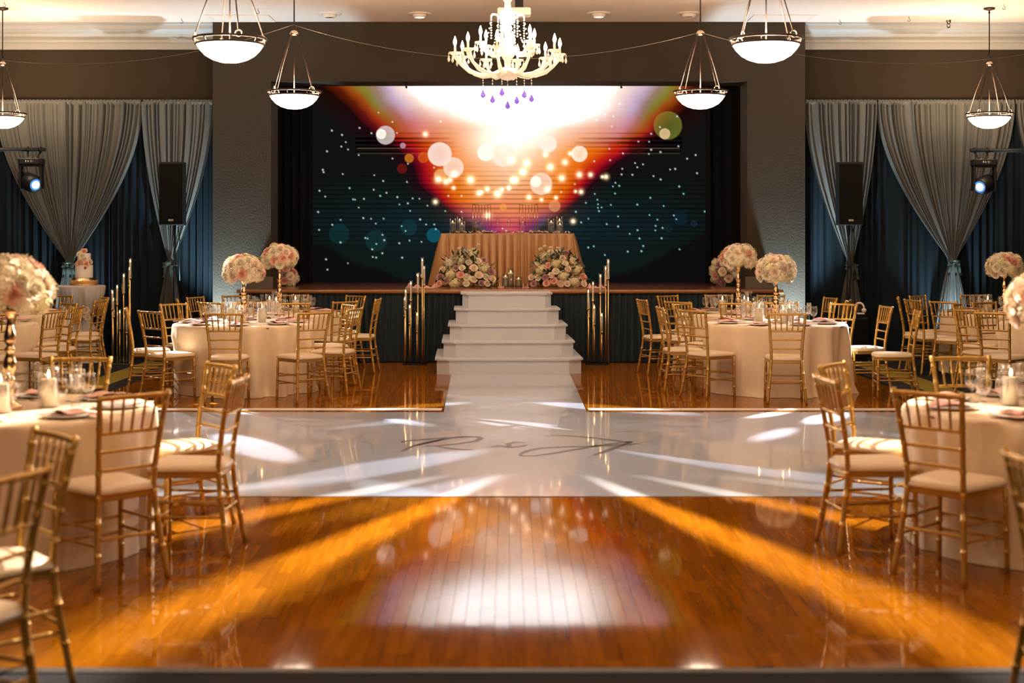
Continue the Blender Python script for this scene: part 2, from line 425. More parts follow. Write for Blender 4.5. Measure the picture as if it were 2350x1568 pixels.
for s_ in STROKES:
    P = [gnd(800 + x * .3404, 900 + y * .3404) for x, y in s_]
    m = MB(); Q = []
    for i in range(len(P) - 1):
        for k in range(4): t = k / 4; Q.append((P[i][0] + (P[i + 1][0] - P[i][0]) * t, P[i][1] + (P[i + 1][1] - P[i][1]) * t))
    Q.append(P[-1]); L = []
    for i, q in enumerate(Q):
        a = Q[max(0, i - 1)]; b = Q[min(len(Q) - 1, i + 1)]; dx, dy = b[0] - a[0], b[1] - a[1]; l = hypot(dx, dy) or 1
        wd = .011 + .016 * sin(pi * i / len(Q)); L.append((q[0] - dy / l * wd, q[1] + dx / l * wd, VZ + .0012)); L.append((q[0] + dy / l * wd, q[1] - dx / l * wd, VZ + .0012))
    m.add(L, [(2 * i, 2 * i + 1, 2 * i + 3, 2 * i + 2) for i in range(len(Q) - 1)], False); m.obj('stroke', 'ink', mono)

# ------------------------------------------------------------------ LED screen
def led_screen():
    Y = 22.7; x0, x1 = 715, 1622; y0, y1 = 120, 648
    NX, NY = 604, 352
    px = np.linspace(x0, x1, NX + 1); py = np.linspace(y0, y1, NY + 1); PXg, PYg = np.meshgrid(px, py)
    sr = lambda r, g, b: np.array([((c / 255 + .055) / 1.055) ** 2.4 if c > 10 else c / 255 / 12.92 for c in (r, g, b)])
    rs = np.random.RandomState(4)
    nz = np.zeros_like(PXg)          # soft value noise
    for s_, a in ((160, 1.), (80, .5), (40, .25), (18, .12)):
        gx, gy = int(1000 / s_) + 4, int(600 / s_) + 4; g = rs.rand(gy, gx)
        fx = (PXg - x0) / s_ + 1; fy = (PYg - y0) / s_ + 1; ix = fx.astype(int); iy = fy.astype(int); fx -= ix; fy -= iy
        fx = fx * fx * (3 - 2 * fx); fy = fy * fy * (3 - 2 * fy)
        nz += a * (g[iy, ix] * (1 - fx) * (1 - fy) + g[iy, ix + 1] * fx * (1 - fy) + g[iy + 1, ix] * (1 - fx) * fy + g[iy + 1, ix + 1] * fx * fy - .5)
    hw = np.interp(PYg, [120, 190, 240, 280, 300, 340, 380, 420, 460, 490, 515, 540, 575], [450, 420, 380, 345, 325, 262, 215, 185, 150, 118, 88, 50, 10])
    cx = 1165 + np.interp(PYg, [190, 340, 420, 560], [0, 22, 0, 5])
    d = np.abs(PXg - cx) / hw + nz * .12
    stops = [0, .3, .48, .60, .72, .80, .87, .94, 1.0, 1.07, 1.3, 6]
    top = np.array([sr(*c) for c in ((255, 255, 255), (255, 255, 255), (254, 247, 240), (240, 214, 200), (198, 172, 196), (150, 120, 100), (128, 124, 42), (150, 70, 16), (92, 26, 6), (28, 9, 5), (17, 17, 15), (15, 16, 13))])
    top[0:2] *= 4.2; top[2] *= 2.0; top[3] *= 1.2
    mid = np.array([sr(*c) for c in ((246, 188, 140), (243, 165, 100), (238, 140, 62), (230, 118, 26), (225, 100, 12), (205, 70, 8), (190, 36, 14), (165, 16, 26), (110, 8, 26), (32, 8, 16), (15, 18, 17), (15, 16, 14))])
    low = np.array([sr(*c) for c in ((200, 80, 95), (180, 50, 95), (150, 40, 110), (120, 40, 115), (80, 50, 110), (40, 62, 95), (20, 68, 84), (10, 52, 60), (12, 38, 42), (12, 26, 30), (13, 22, 25), (14, 17, 18))])
    ip = lambda tb: np.stack([np.interp(d, stops, tb[:, k]) for k in range(3)], -1)
    top2 = np.array([sr(*c) for c in ((255, 250, 244), (250, 226, 208), (232, 196, 180), (214, 172, 172), (178, 146, 176), (142, 112, 110), (116, 112, 40), (150, 66, 14), (84, 22, 6), (24, 8, 5), (17, 17, 15), (15, 16, 13))]); top2[0] *= 1.9; top2[1] *= 1.05
    tq = np.clip((PYg - 205) / 90, 0, 1)[..., None]
    T, M, Lw = ip(top) * (1 - tq) + ip(top2) * tq, ip(mid), ip(low)
    a = np.clip((PYg - 245) / 95 + nz * .3, 0, 1)[..., None]; b = np.clip((PYg - 455) / 55 + nz * .3, 0, 1)[..., None]
    img = T * (1 - a) + M * a; img = img * (1 - b) + Lw * b
    core = .8 * np.exp(-(((PXg - 1160) / 75) ** 2 + ((PYg - 325) / 45) ** 2))[..., None]
    img = img * (1 - core) + core * np.array([1.5, 1.3, 1.1])
    ctr = np.exp(-(((PXg - 1165) / 80) ** 2 + ((PYg - 470) / 40) ** 2))[..., None]; img = img * (1 - .7 * ctr) + .7 * ctr * sr(235, 120, 60)
    # teal band in the lower half, ridges of dark green and maroon underneath
    dist = np.abs(PXg - 1165) / 453
    tb = (np.clip((PYg - 395) / 90, 0, 1) * np.clip((640 - PYg) / 100, 0, 1) * np.clip(1.15 - dist, 0, 1) * np.clip((d - .95) * 4, 0, 1))[..., None]
    img += tb * (sr(14, 36, 40)) * (.7 + .6 * nz[..., None])
    r1 = 700 - 190 * np.clip(dist - .15, 0, 1) + 46 * nz; r2 = 665 - 150 * np.clip(dist, 0, 1) + 70 * nz
    k = np.clip((PYg - r2) / 12, 0, 1)[..., None]; img = img * (1 - .6 * k) + .6 * k * sr(13, 26, 22)
    k = np.clip((PYg - r1) / 10, 0, 1)[..., None]; img = img * (1 - .9 * k) + .9 * k * sr(16, 11, 17)
    # fine horizontal louvre lines on the dark lower half
    ln = (np.mod(PYg, 10.6) < 3.2) * np.clip((PYg - 370) / 60, 0, 1) * np.clip((600 - PYg) / 60, 0, 1)
    img *= (1 - .45 * ln)[..., None]
    # glitch bands
    for yy, th, v in ((306, 1.4, .25), (318, 2.4, .15), (328, 3.4, .12), (338, 2.2, .3), (347, 1.6, .5)):
        mk = (np.abs(PYg - yy) < th) & (np.abs(PXg - 1180) > 90 + rs.rand() * 60) & (np.abs(PXg - 1190) < 375)
        fade = np.clip((np.abs(PXg - 1180) - 110) / 160, 0, 1)
        img = np.where(mk[..., None], img * (1 - fade[..., None] * (1 - v)), img)
    for yy, v in ((341, .22), (353, .12)):
        mk = (np.abs(PYg - yy) < 1.0) & (np.abs(PXg - 1190) < 370); img[mk] += sr(200, 150, 90) * v
    def disc(x, y, r, col, al, soft=1.2, rim=.25):
        q = np.hypot(PXg - x, PYg - y); k = np.clip((r - q) / soft, 0, 1); k = k * (al * (1 - rim + rim * np.clip(q / r, 0, 1)))
        img[:] = img * (1 - k[..., None]) + k[..., None] * np.array(col)
    def glow(x, y, r, col, s_=1.):
        q = np.exp(-((PXg - x) ** 2 + (PYg - y) ** 2) / (r * r)); img[:] += q[..., None] * np.array(col) * s_
    L = lambda x, y: (600 + x * .3189, 170 + y * .3189)
    Q = lambda x, y: (1150 + x * .3189, 170 + y * .3189)
    W1 = (1.2, 1.05, .9); PK = sr(240, 205, 190); OR = sr(230, 130, 40)
    for (f, x, y, r, c, al) in ((L, 893, 440, 22, sr(215, 200, 195), .75), (L, 862, 432, 12, W1, .8), (L, 1283, 577, 28, sr(250, 228, 215), .85), (L, 1382, 673, 24, sr(250, 225, 205), .8),
                                (L, 1287, 730, 15, sr(245, 190, 120), .6), (L, 1063, 606, 11, OR, .6), (L, 1165, 600, 13, sr(215, 105, 20), .5), (L, 1012, 680, 12, sr(120, 24, 14), .6), (L, 1018, 515, 7, sr(215, 170, 190), .6),
                                (L, 1615, 565, 20, W1, .9), (L, 1740, 585, 27, sr(255, 235, 215), .8), (L, 1240, 1160, 17, sr(14, 92, 110), .7), (L, 560, 1150, 24, sr(12, 62, 66), .4), (L, 825, 1200, 25, sr(22, 62, 60), .4), (L, 1060, 1105, 19, sr(20, 70, 74), .35), (L, 1740, 958, 9, sr(240, 160, 70), .6),
                                (Q, 338, 503, 20, sr(255, 240, 225), .9), (Q, 563, 575, 19, sr(255, 235, 210), .9), (Q, 288, 790, 26, sr(250, 215, 190), .8), (Q, 250, 775, 13, W1, .9), (Q, 425, 715, 15, sr(235, 150, 60), .5), (Q, 385, 950, 14, sr(245, 170, 110), .45),
                                (Q, 1200, 370, 33, sr(150, 160, 60), .35), (Q, 1178, 430, 13, sr(235, 200, 150), .75), (Q, 810, 530, 15, sr(190, 24, 14), .5), (Q, 980, 515, 21, sr(60, 12, 8), .5), (Q, 1388, 1077, 8, sr(34, 56, 66), .4), (Q, 1205, 1115, 9, sr(20, 52, 52), .35), (Q, 1290, 1040, 16, sr(14, 44, 56), .4)):
        X, Yp = f(x, y); disc(X, Yp, r, c, al)
    for f, x, y, r in ((L, 1180, 433, 7), (L, 1272, 760, 9), (L, 1328, 775, 8), (L, 1357, 762, 7), (L, 1505, 762, 11), (L, 1390, 718, 8), (L, 1252, 920, 6), (L, 1383, 820, 5), (L, 1565, 857, 8), (L, 1625, 828, 7), (L, 1700, 862, 11), (L, 1730, 832, 6), (L, 1627, 1018, 9), (L, 1780, 820, 6), (L, 1810, 765, 9), (L, 1585, 850, 5),
                       (Q, 75, 622, 9), (Q, 185, 642, 10), (Q, 158, 705, 11), (Q, 103, 762, 9), (Q, 355, 670, 10), (Q, 460, 635, 8), (Q, 563, 725, 8), (Q, 643, 725, 6), (Q, 437, 750, 9), (Q, 335, 832, 8), (Q, 755, 740, 6), (Q, 728, 740, 4), (Q, 575, 848, 6), (Q, 535, 845, 4), (Q, 200, 887, 7), (Q, 290, 905, 5), (Q, 395, 890, 5), (Q, 320, 580, 7), (Q, 498, 572, 6), (Q, 518, 1060, 6), (Q, 55, 820, 4)):
        X, Yp = f(x, y); glow(X, Yp, r * .9, (1.0, .75, .4)); glow(X, Yp, r * .45, (1.3, 1.1, .9))
    ST = [(L, p) for p in ((842, 277), (943, 345), (1290, 343), (507, 407), (580, 438), (607, 490), (575, 522), (623, 543), (472, 556), (700, 583), (943, 608), (1054, 646), (442, 690), (447, 706), (585, 720), (812, 728), (876, 770), (1047, 777), (634, 821), (418, 840), (808, 833), (855, 877), (900, 855), (459, 882), (660, 903), (674, 904), (978, 886), (1088, 895), (1137, 898), (1054, 931), (993, 939), (700, 961), (408, 993), (570, 1050), (733, 1037), (789, 1042), (879, 1041), (823, 1077), (510, 1085), (1009, 1095), (1142, 1047), (1185, 1083), (1244, 1083), (1255, 1117), (871, 1158), (748, 1180), (764, 1184), (884, 1196), (827, 1223), (797, 1262), (992, 1218), (1066, 1199), (1152, 1208), (801, 1317), (826, 1321), (1013, 1322), (465, 1334), (622, 1362), (475, 1408), (569, 1212), (1037, 1130), (1194, 947), (706, 388), (792, 426), (975, 424), (1440, 878), (1323, 987), (1440, 992), (1345, 877), (1735, 1112), (1760, 1130), (1242, 673), (415, 1122), (870, 1290), (738, 899), (1070, 985))] + \
         [(Q, p) for p in ((853, 215), (578, 290), (643, 310), (685, 332), (748, 292), (808, 305), (796, 377), (1267, 305), (1143, 382), (1080, 430), (988, 486), (1065, 487), (1276, 520), (877, 571), (1080, 545), (1147, 562), (1063, 575), (779, 538), (1400, 583), (1339, 609), (785, 620), (964, 641), (980, 671), (1021, 650), (872, 682), (1253, 683), (1216, 687), (1410, 714), (867, 723), (945, 725), (1097, 735), (1148, 759), (823, 783), (805, 809), (850, 805), (1282, 810), (1313, 862), (820, 860), (674, 863), (693, 905), (697, 938), (723, 960), (697, 963), (790, 942), (704, 987), (1074, 891), (980, 940), (1170, 950), (610, 927), (538, 992), (842, 1025), (576, 1068), (628, 1041), (760, 1080), (842, 1097), (982, 1124), (1110, 1126), (1162, 1108), (1243, 1018), (1261, 1045), (1068, 1015), (1125, 1048), (1023, 1238), (627, 1249), (667, 1240), (911, 1278), (1010, 1275), (747, 1303), (1155, 1182), (1284, 1262), (1467, 990), (925, 1150), (996, 1184), (670, 628), (530, 792), (432, 850), (1112, 1093))]
    for i, (f, (x, y)) in enumerate(ST):
        X, Yp = f(x, y); s_ = .7 + .9 * rs.rand()
        c = (.9, 1.0, 1.0) if Yp < 420 or f is L and i % 3 else (.45, 1.0, .9)
        glow(X, Yp, .85 + s_ * .5, c, .95)
    img *= np.where(np.mod(PYg, 4) < 2, 1.0, .96)[..., None]
    X3 = (PXg - VX) * Y / F; Z3 = CH - (PYg - VY) * Y / F
    v = np.stack([X3.ravel(), np.full(X3.size, 0.), Z3.ravel()], 1)
    idx = np.arange((NX + 1) * (NY + 1)).reshape(NY + 1, NX + 1)
    f = np.stack([idx[:-1, :-1].ravel(), idx[1:, :-1].ravel(), idx[1:, 1:].ravel(), idx[:-1, 1:].ravel()], 1)
    me = bpy.data.meshes.new('display'); me.vertices.add(len(v)); me.vertices.foreach_set('co', v.ravel())
    me.loops.add(f.size); me.loops.foreach_set('vertex_index', f.ravel().astype(np.int32))
    me.polygons.add(len(f)); me.polygons.foreach_set('loop_start', (np.arange(len(f)) * 4).astype(np.int32)); me.polygons.foreach_set('loop_total', np.full(len(f), 4, np.int32))
    me.update(); me.validate(); me.materials.append(MATS['screen'])
    a = me.color_attributes.new('pixel', 'FLOAT_COLOR', 'POINT')
    col = np.ones((len(v), 4)); col[:, :3] = np.clip(img, 0, 4).reshape(-1, 3); a.data.foreach_set('color', col.ravel())
    t = thing('led_screen', 'large LED screen showing an orange starburst with teal sparkles behind the head table', 'screen', (0, Y, 0))
    put('display', me, t)
    zt = CH - (y0 - VY) * Y / F; zb = STZ + .002
    MB().box((x0 - VX) * Y / F - .01, (x1 - VX) * Y / F + .01, .004, .12, zb, zt).obj('cabinet', 'black_plastic', t)
led_screen()

# ------------------------------------------------------------------ drapery
def pleats(x0, x1, z0, z1, y, n, amp, seed=0, nu=None, lean=0):
    r = random.Random(seed); ph = [r.uniform(0, 6.28) for _ in range(3)]
    nu = nu or n * 6
    def fn(u, v):
        x = x0 + (x1 - x0) * u; z = z0 + (z1 - z0) * v
        k = sin(2 * pi * n * u + ph[0] + 1.2 * sin(2 * pi * 2.3 * u + ph[1])); a = amp * (.55 + .45 * sin(9 * u + ph[2]))
        return (x + lean * (1 - v) * .02 * sin(14 * u), y - a * k - .3 * amp * sin(4 * pi * n * u * .37 + v * 1.5), z)
    return MB().grid(fn, nu, 10)
def drape_pair(x0, x1, side):
    n = max(3, int((x1 - x0) / .11))
    pass
zt = 3.62
k = 0
for side, xa, xb in (('left', -8.6, PX0 - .02), ('right', PX1 + .02, 8.6)):
    nP = 3; w_ = (xb - xa) / nP
    for i in range(nP):
        x0 = xa + i * w_; o = pleats(x0, x0 + w_, .01, zt - .02, Y_WALL - .13, 15, .032, k, 120).obj('velour_drape', 'velour'); k += 1
        where = (('far from', 'middle of', 'beside') if side == 'left' else ('beside', 'middle of', 'far from'))[i]
        tag(o, {'far from': 'slate blue pleated drape hanging at the outer %s edge of the room' % side, 'middle of': 'slate blue pleated drape in the middle of the %s wall' % side,
                'beside': 'slate blue pleated drape hanging beside the %s stage pillar' % side}[where], 'drape', 'slate drapes along the back wall')
# black side masking on the stage
for side, x0, x1, s in (('left', -4.3, -3.02, 1), ('right', 3.03, 4.3, 2)):
    tag(pleats(x0, x1, STZ, 4.7, 22.15, 9, .045, 40 + s, 80).obj('stage_drape', 'black_cloth'), 'black masking drape at the %s side of the stage screen' % side, 'drape', 'black stage drapes')
def sheer(x0, x1, tie_px, tie_py, wb, seed, name, label, mtl='sheer', npl=None):
    Y = Y_WALL - .26; tx, _, tz = at(tie_px, tie_py, Y); r = random.Random(seed); n = npl or max(8, int((x1 - x0) * 15)); ph = r.uniform(0, 6)
    zb = .012; H = zt - .03; t = thing('sheer_drape', label, 'drape', (tx, Y, 0), 0, 'gathered sheer drapes')
    a0, a1 = x0 - tx, x1 - tx
    def shp(z):      # left and right edge at height z
        if z >= tz:
            q = (H - z) / (H - tz); k = max(.055, cos(pi / 2 * q ** .95) ** .95) if q < 1 else .055
        else:
            q = (tz - z) / tz; k = None
        if k is not None: return a0 * k - .015, a1 * k + .015
        e = .055 + (1 - .055) * min(1, q * 1.15) ** .75
        return -wb * .5 * e - .02, wb * .5 * e + .02
    wp = [r.uniform(0, 6.28) for _ in range(4)]
    def fn(u, v):
        vv = v; z = zb + (H - zb) * (1 - vv); L_, R_ = shp(z); ww = R_ - L_; x = L_ + ww * u
        amp = min(.035, ww / n * .55 + .006)
        uw = u + .022 * sin(2 * pi * 3.1 * u + wp[0]) + .012 * sin(2 * pi * 7.7 * u + wp[1]); am = 1 + .55 * sin(2 * pi * 5.3 * u + wp[2]) * sin(2 * pi * 2.1 * u + wp[3])
        y = -amp * am * (sin(2 * pi * n * uw + ph) + .35 * sin(2 * pi * n * 2.3 * uw + wp[1])) - .015 * (1 - abs(2 * u - 1)) - (.03 if abs(z - tz) < .12 else 0) * (1 - abs(2 * u - 1))
        return (x, y, z)
    MB().grid(fn, n * 6, 44).obj('fabric', mtl, t)
    def hd(u, v):
        x = a0 + (a1 - a0) * u; return (x, -.022 * cos(pi * (v - .5)) - .006 * sin(2 * pi * n * 1.7 * u + ph) - .006, H - .035 + .07 * v + .006 * sin(2 * pi * n * 1.3 * u))
    MB().grid(hd, n * 6, 5).obj('rod_pocket', mtl, t)
    m = MB(); m.lathe([(.052, -.035), (.062, -.015), (.064, .015), (.052, .035)], 14, (0, -.015, tz)); tie = m.obj('tie_band', 'tie', t)
    m = MB()
    for a in (25, 155, 80, 205, -30, 110):
        aa = R(a); m.grid(lambda u, v, aa=aa: (cos(aa) * .11 * u + (v - .5) * .05 * sin(pi * u) * -sin(aa), -.07 - .02 * sin(pi * u), tz + sin(aa) * .07 * u + (v - .5) * .05 * sin(pi * u) * cos(aa) - .02 * u), 5, 3)
    m.obj('bow', 'tie', tie)
    m = MB()
    for s_ in (-.05, .02, .06):
        m.grid(lambda u, v, s_=s_: (s_ + .5 * s_ * u + (v - .5) * .035, -.075 - .01 * sin(6 * u), tz - .03 - .16 * u), 6, 2)
    m.obj('tail', 'tie', tie)
YS = Y_WALL - .26
X_ = lambda p: (p - VX) * YS / F
sheer(X_(-340), X_(-14), -170, 608, .6, 1, '', 'greige sheer drape gathered at the extreme left edge')
sheer(X_(-10), X_(324), 160, 606, .62, 2, '', 'wide greige sheer drape gathered behind the wedding cake')
sheer(X_(329), X_(488), 391, 606, .42, 3, '', 'narrow greige sheer drape gathered behind the left loudspeaker')
sheer(X_(1849), X_(2011), 1952, 610, .42, 4, '', 'narrow greige sheer drape gathered behind the right loudspeaker')
sheer(X_(2015), X_(2326), 2186, 601, .55, 5, '', 'wide greige sheer drape gathered right of the right loudspeaker')
sheer(X_(2330), X_(2650), 2490, 606, .6, 6, '', 'greige sheer drape gathered at the extreme right edge')
# stage skirt: four gathered panels
xs = [-3.64, -1.85, -.72, .72, 1.85, 3.66]
names = ['at the left end of the stage', 'behind the left candle stand', 'behind the white stairs', 'behind the right candle stand', 'at the right end of the stage']
for i in range(5):
    x0, x1 = xs[i], xs[i + 1]; r = random.Random(60 + i); n = int((x1 - x0) * 13)
    def fn(u, v, x0=x0, x1=x1, n=n, r0=r.uniform(0, 6)):
        z = .935 - .925 * v; g = 1 - .5 * math.exp(-v * 8)
        return (x0 + (x1 - x0) * u + .02 * v * sin(5 * u + r0), STY + .035 - (.016 + .035 * g * (.6 + .4 * sin(7 * u + r0))) * (1.6 * abs(sin(pi * n * u + r0 + .8 * v * sin(11 * u))) ** .7 - .8) - .02 * v, z)
    o = MB().grid(fn, n * 6, 12).obj('stage_skirt', 'skirt')
    tag(o, 'dark gathered fabric skirt panel ' + names[i], 'stage skirt', 'stage skirt panels')

# ------------------------------------------------------------------ stairs
def stairs():
    rz = atan2(.05, 1.6)
    t = thing('staircase', 'white five-step staircase with clipped corners leading up to the stage', 'stairs', (.005, 17.65, 0), rz)
    W = [1.83, 1.67, 1.52, 1.37, 1.20]; H = .193; D = .25; back = 1.71
    for k in range(5):
        y0 = k * D; w2 = W[k] / 2; ch = .155 if k < 4 else .08; ch2 = .10
        z0, z1 = k * H, (k + 1) * H - .022
        def oct_(w, y, c, c2): return [(-w + c, y), (w - c, y), (w, y + c2), (w, back), (-w, back), (-w, y + c2)]
        st_ = MB().prism(oct_(w2 - .022, y0 + .02, ch, ch2), z0, z1).obj('step', 'stair_white', t)
        MB().prism(oct_(w2, y0, ch, ch2), z1, z1 + .022).obj('tread', 'stair_white', st_)
stairs()

# ------------------------------------------------------------------ chairs
def chair_proto():
    t = thing('chiavari_chair', 'gold chair', 'chair')
    def bamboo(pts, r, rings, bulge=.0035, seg=18, n=8):
        P = [np.array(p, float) for p in pts]
        # resample by arc length with catmull-like linear smoothing
        L = [0]
        for i in range(1, len(P)): L.append(L[-1] + np.linalg.norm(P[i] - P[i - 1]))
        tot = L[-1]; ss = set(np.linspace(0, tot, seg))
        for g in rings:
            for dlt in (-.008, -.004, .004, .008): ss.add(min(tot, max(0, g * tot + dlt)))
        ss = sorted(ss); out = []; rr = []
        for s_ in ss:
            out.append([np.interp(s_, L, [p[k] for p in P]) for k in range(3)])
            b_ = max((1 - abs(s_ - g * tot) / .007) for g in rings) if rings else 0
            rr.append(r + bulge * max(0, min(1, b_ * 1.6)))
        return MB().tube(out, rr, n)
    def spline(keys, n=14):
        zs = [k[2] for k in keys]; q = np.linspace(zs[0], zs[-1], n)
        def ip(i):
            xs_ = [k[i] for k in keys]; d = np.interp(q, zs, xs_)
            return np.convolve(np.pad(d, 2, 'edge'), [1, 2, 3, 2, 1], 'valid') / 9
        return list(zip(ip(0), ip(1), q))
    post = {}
    for s in (-1, 1):
        P = spline([(s * .192, -.25, 0), (s * .170, -.215, .22), (s * .150, -.185, .43), (s * .150, -.19, .52), (s * .166, -.222, .72), (s * .185, -.262, .92)], 18)
        P[0] = (s * .194, -.252, 0); P[-1] = (s * .187, -.264, .925); post[s] = P
        bamboo(P, .0145, [.17, .33, .46, .58, .70, .82, .93], .0045, 22).obj('leg', 'gold_paint', t)
        bamboo([(s * .188, .172, 0), (s * .180, .165, .42)], .0135, [.25, .5, .8], .0045, 8).obj('leg', 'gold_paint', t)
    def px(z, s=1):
        P = post[s]; return np.interp(z, [p[2] for p in P], [p[0] for p in P]), np.interp(z, [p[2] for p in P], [p[1] for p in P])
    def rail(z, r, name, rings=(.18, .5, .82), arch=0):
        x, y = px(z); m = bamboo([(-x - (.012 if name == 'top_rail' else 0), y, z), (-x / 2, y - arch, z + arch * .2), (0, y - arch * 1.3, z + arch * .2), (x / 2, y - arch, z + arch * .2), (x + (.012 if name == 'top_rail' else 0), y, z)], r, list(rings), .002, 8, 6)
        m.obj(name, 'gold_paint', t)
    rail(.905, .0125, 'top_rail', (.04, .2, .5, .8, .96), .012); rail(.735, .0095, 'back_rail', arch=.008); rail(.645, .0085, 'back_rail', arch=.006); rail(.555, .0085, 'back_rail', arch=.005)
    for i in range(5):
        u = (i - 2) / 3.0; xa, ya = px(.735); xb, yb = px(.9)
        bamboo([(u * xa * .98, ya - .008 * (1 - u * u), .735), (u * xb * .98, yb - .012 * (1 - u * u), .9)], .0072, [.5], .002, 5, 6).obj('spindle', 'gold_paint', t)
    def st_(a, b, r=.008): bamboo([a, b], r, [.15, .5, .85], .002, 6, 6).obj('stretcher', 'gold_paint', t)
    for z in (.20, .28):
        for s in (-1, 1):
            x, y = px(z, s); st_((x, y, z), (s * .184, .168, z))
    st_((-.184, .168, .17), (.184, .168, .17)); st_((-.183, .168, .25), (.183, .168, .25))
    x, y = px(.23); st_((-x, y, .23), (x, y, .23))
    def seat_pts(g):
        return [(-.150 - g, -.185 - g), (0, -.195 - g), (.150 + g, -.185 - g), (.175 + g, -.02), (.188 + g, .13), (.17 + g, .175 + g), (.10, .19 + g), (0, .195 + g), (-.10, .19 + g), (-.17 - g, .175 + g), (-.188 - g, .13), (-.175 - g, -.02)]
    MB().prism(seat_pts(.006), .405, .437, .004).obj('seat_frame', 'gold_paint', t)
    m = MB(); P = seat_pts(.012); n = len(P); v = []; f = []
    rings = [(1, .437), (1.01, .447), (.985, .462), (.90, .474), (.6, .481), (.25, .484)]
    for k_, z in rings: v += [(x * k_, y * k_, z) for x, y in P]
    for j in range(len(rings) - 1):
        for i in range(n): f.append((j * n + i, j * n + (i + 1) % n, (j + 1) * n + (i + 1) % n, (j + 1) * n + i))
    f.append(tuple(range(len(v) - n, len(v)))); f.append(tuple(range(n - 1, -1, -1)))
    m.add(v, f, True).obj('cushion', 'cushion', t)
    return t
chair0 = chair_proto(); chair_used = [False]
def place_chair(x, y, fx, fy, label, group, z=0):
    """x, y: the point between the rear feet; fx, fy: the way the sitter faces"""
    l = hypot(fx, fy); fx, fy = fx / l, fy / l; loc = (x + fx * .25, y + fy * .25, z); rz = atan2(fy, fx) - pi / 2
    if not chair_used[0]:
        chair_used[0] = True; chair0.location = loc; chair0.rotation_euler = (0, 0, rz); chair0['label'] = label; chair0['group'] = group
    else: dup(chair0, loc, rz, label, group)

# ------------------------------------------------------------------ tables
TH, TR = .74, .765
def cloth_mesh(seed, dents, segs=180):
    """dents: (angle, radius) where a chair seat pushes the hanging cloth in"""
    r = random.Random(seed); ph = [r.uniform(0, 6.28) for _ in range(5)]
    def fold(a): return .5 * sin(13 * a + ph[0] + .9 * sin(3 * a + ph[1])) + .3 * sin(21 * a + ph[2] + sin(2 * a)) + .2 * sin(5 * a + ph[3])
    prof = [(.02, TH + .004), (.4, TH + .004), (.70, TH + .004), (TR - .012, TH + .003), (TR, TH - .004), (TR + .006, TH - .02)] + [(TR + .004 + .012 * t, TH - .02 - (TH - .022) * t) for t in (.06, .15, .25, .34, .42, .58, .74, .88, .95, 1.0)]
    def wob(a, j, R_, z):
        if z > TH - .01: return 0
        d = (TH - z) / TH
        fo = fold(a); fo = math.copysign(abs(fo) ** .8, fo); k = (.010 + .10 * d ** .7) * (fo * (.75 + .35 * sin(2 * a + ph[4]))) + (.03 * max(0, d - .90) / .10 * (1 + sin(7 * a + ph[4])) if d > .90 else 0)
        for da, dr in dents:
            q = abs((a - da + pi) % (2 * pi) - pi); w_ = max(0, min(1, (.43 - q) / .12)); w_ = w_ * w_ * (3 - 2 * w_) * max(0, min(1, (.60 - z) / .10))
            if R_ + k > dr: k = k * (1 - w_) + (dr - R_) * w_
        return k
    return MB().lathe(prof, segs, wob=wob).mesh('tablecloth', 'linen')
disc_me = MB().lathe([(.01, TH - .03), (TR - .01, TH - .03), (TR - .004, TH - .015), (TR - .01, TH), (.01, TH)], 48).mesh('table_top', 'stage_wood')
ped_me = MB().lathe([(.30, 0), (.30, .02), (.05, .05), (.04, .3), (.04, TH - .03), (.2, TH - .03)], 24).mesh('pedestal', 'black_plastic')

# glassware
goblet_me = MB().lathe([(.001, .004), (.033, .0), (.034, .003), (.008, .010), (.005, .03), (.005, .065), (.012, .075), (.030, .092), (.040, .115), (.0415, .14), (.038, .165), (.0345, .185), (.0335, .185), (.037, .163), (.040, .14), (.038, .117), (.028, .097), (.002, .083)], 18).mesh('water_goblet', 'glass')
flute_me = MB().lathe([(.001, .004), (.030, .0), (.031, .003), (.006, .010), (.0045, .05), (.0045, .085), (.012, .10), (.023, .13), (.026, .17), (.0235, .215), (.0225, .215), (.025, .17), (.021, .132), (.002, .105)], 16).mesh('champagne_flute', 'glass')
wine_me = MB().lathe([(.001, .004), (.030, .0), (.031, .003), (.006, .008), (.0045, .04), (.0045, .07), (.016, .082), (.031, .105), (.035, .135), (.031, .17), (.030, .17), (.034, .134), (.029, .107), (.002, .088)], 16).mesh('wine_glass', 'glass')
plate_me = MB().lathe([(.001, .002), (.085, .0), (.10, .006), (.135, .014), (.136, .017), (.10, .010), (.08, .005), (.001, .005)], 32).mesh('plate', 'porcelain')
def napkin_mesh(seed):
    r = random.Random(seed); m = MB()
    a, b, c = r.uniform(0, 6), r.uniform(0, 6), r.uniform(.9, 1.1)
    m.grid(lambda u, v: ((u - .5) * .13 * c, (v - .5) * .20, .026 + .010 * sin(9 * u + a) * sin(pi * v) + .005 * sin(7 * v + b) + .004), 10, 12)
    m.grid(lambda u, v: ((u - .5) * .125 * c, (v - .5) * .19, .0185), 2, 2)
    m.grid(lambda u, v: (.05 + (u - .5) * .05 * (1 + v), -.10 - .09 * v, .024 - .004 * v + .002 * sin(8 * u + a)), 6, 4)
    return m.mesh('napkin', 'blush')
napkins = [napkin_mesh(i) for i in range(3)]
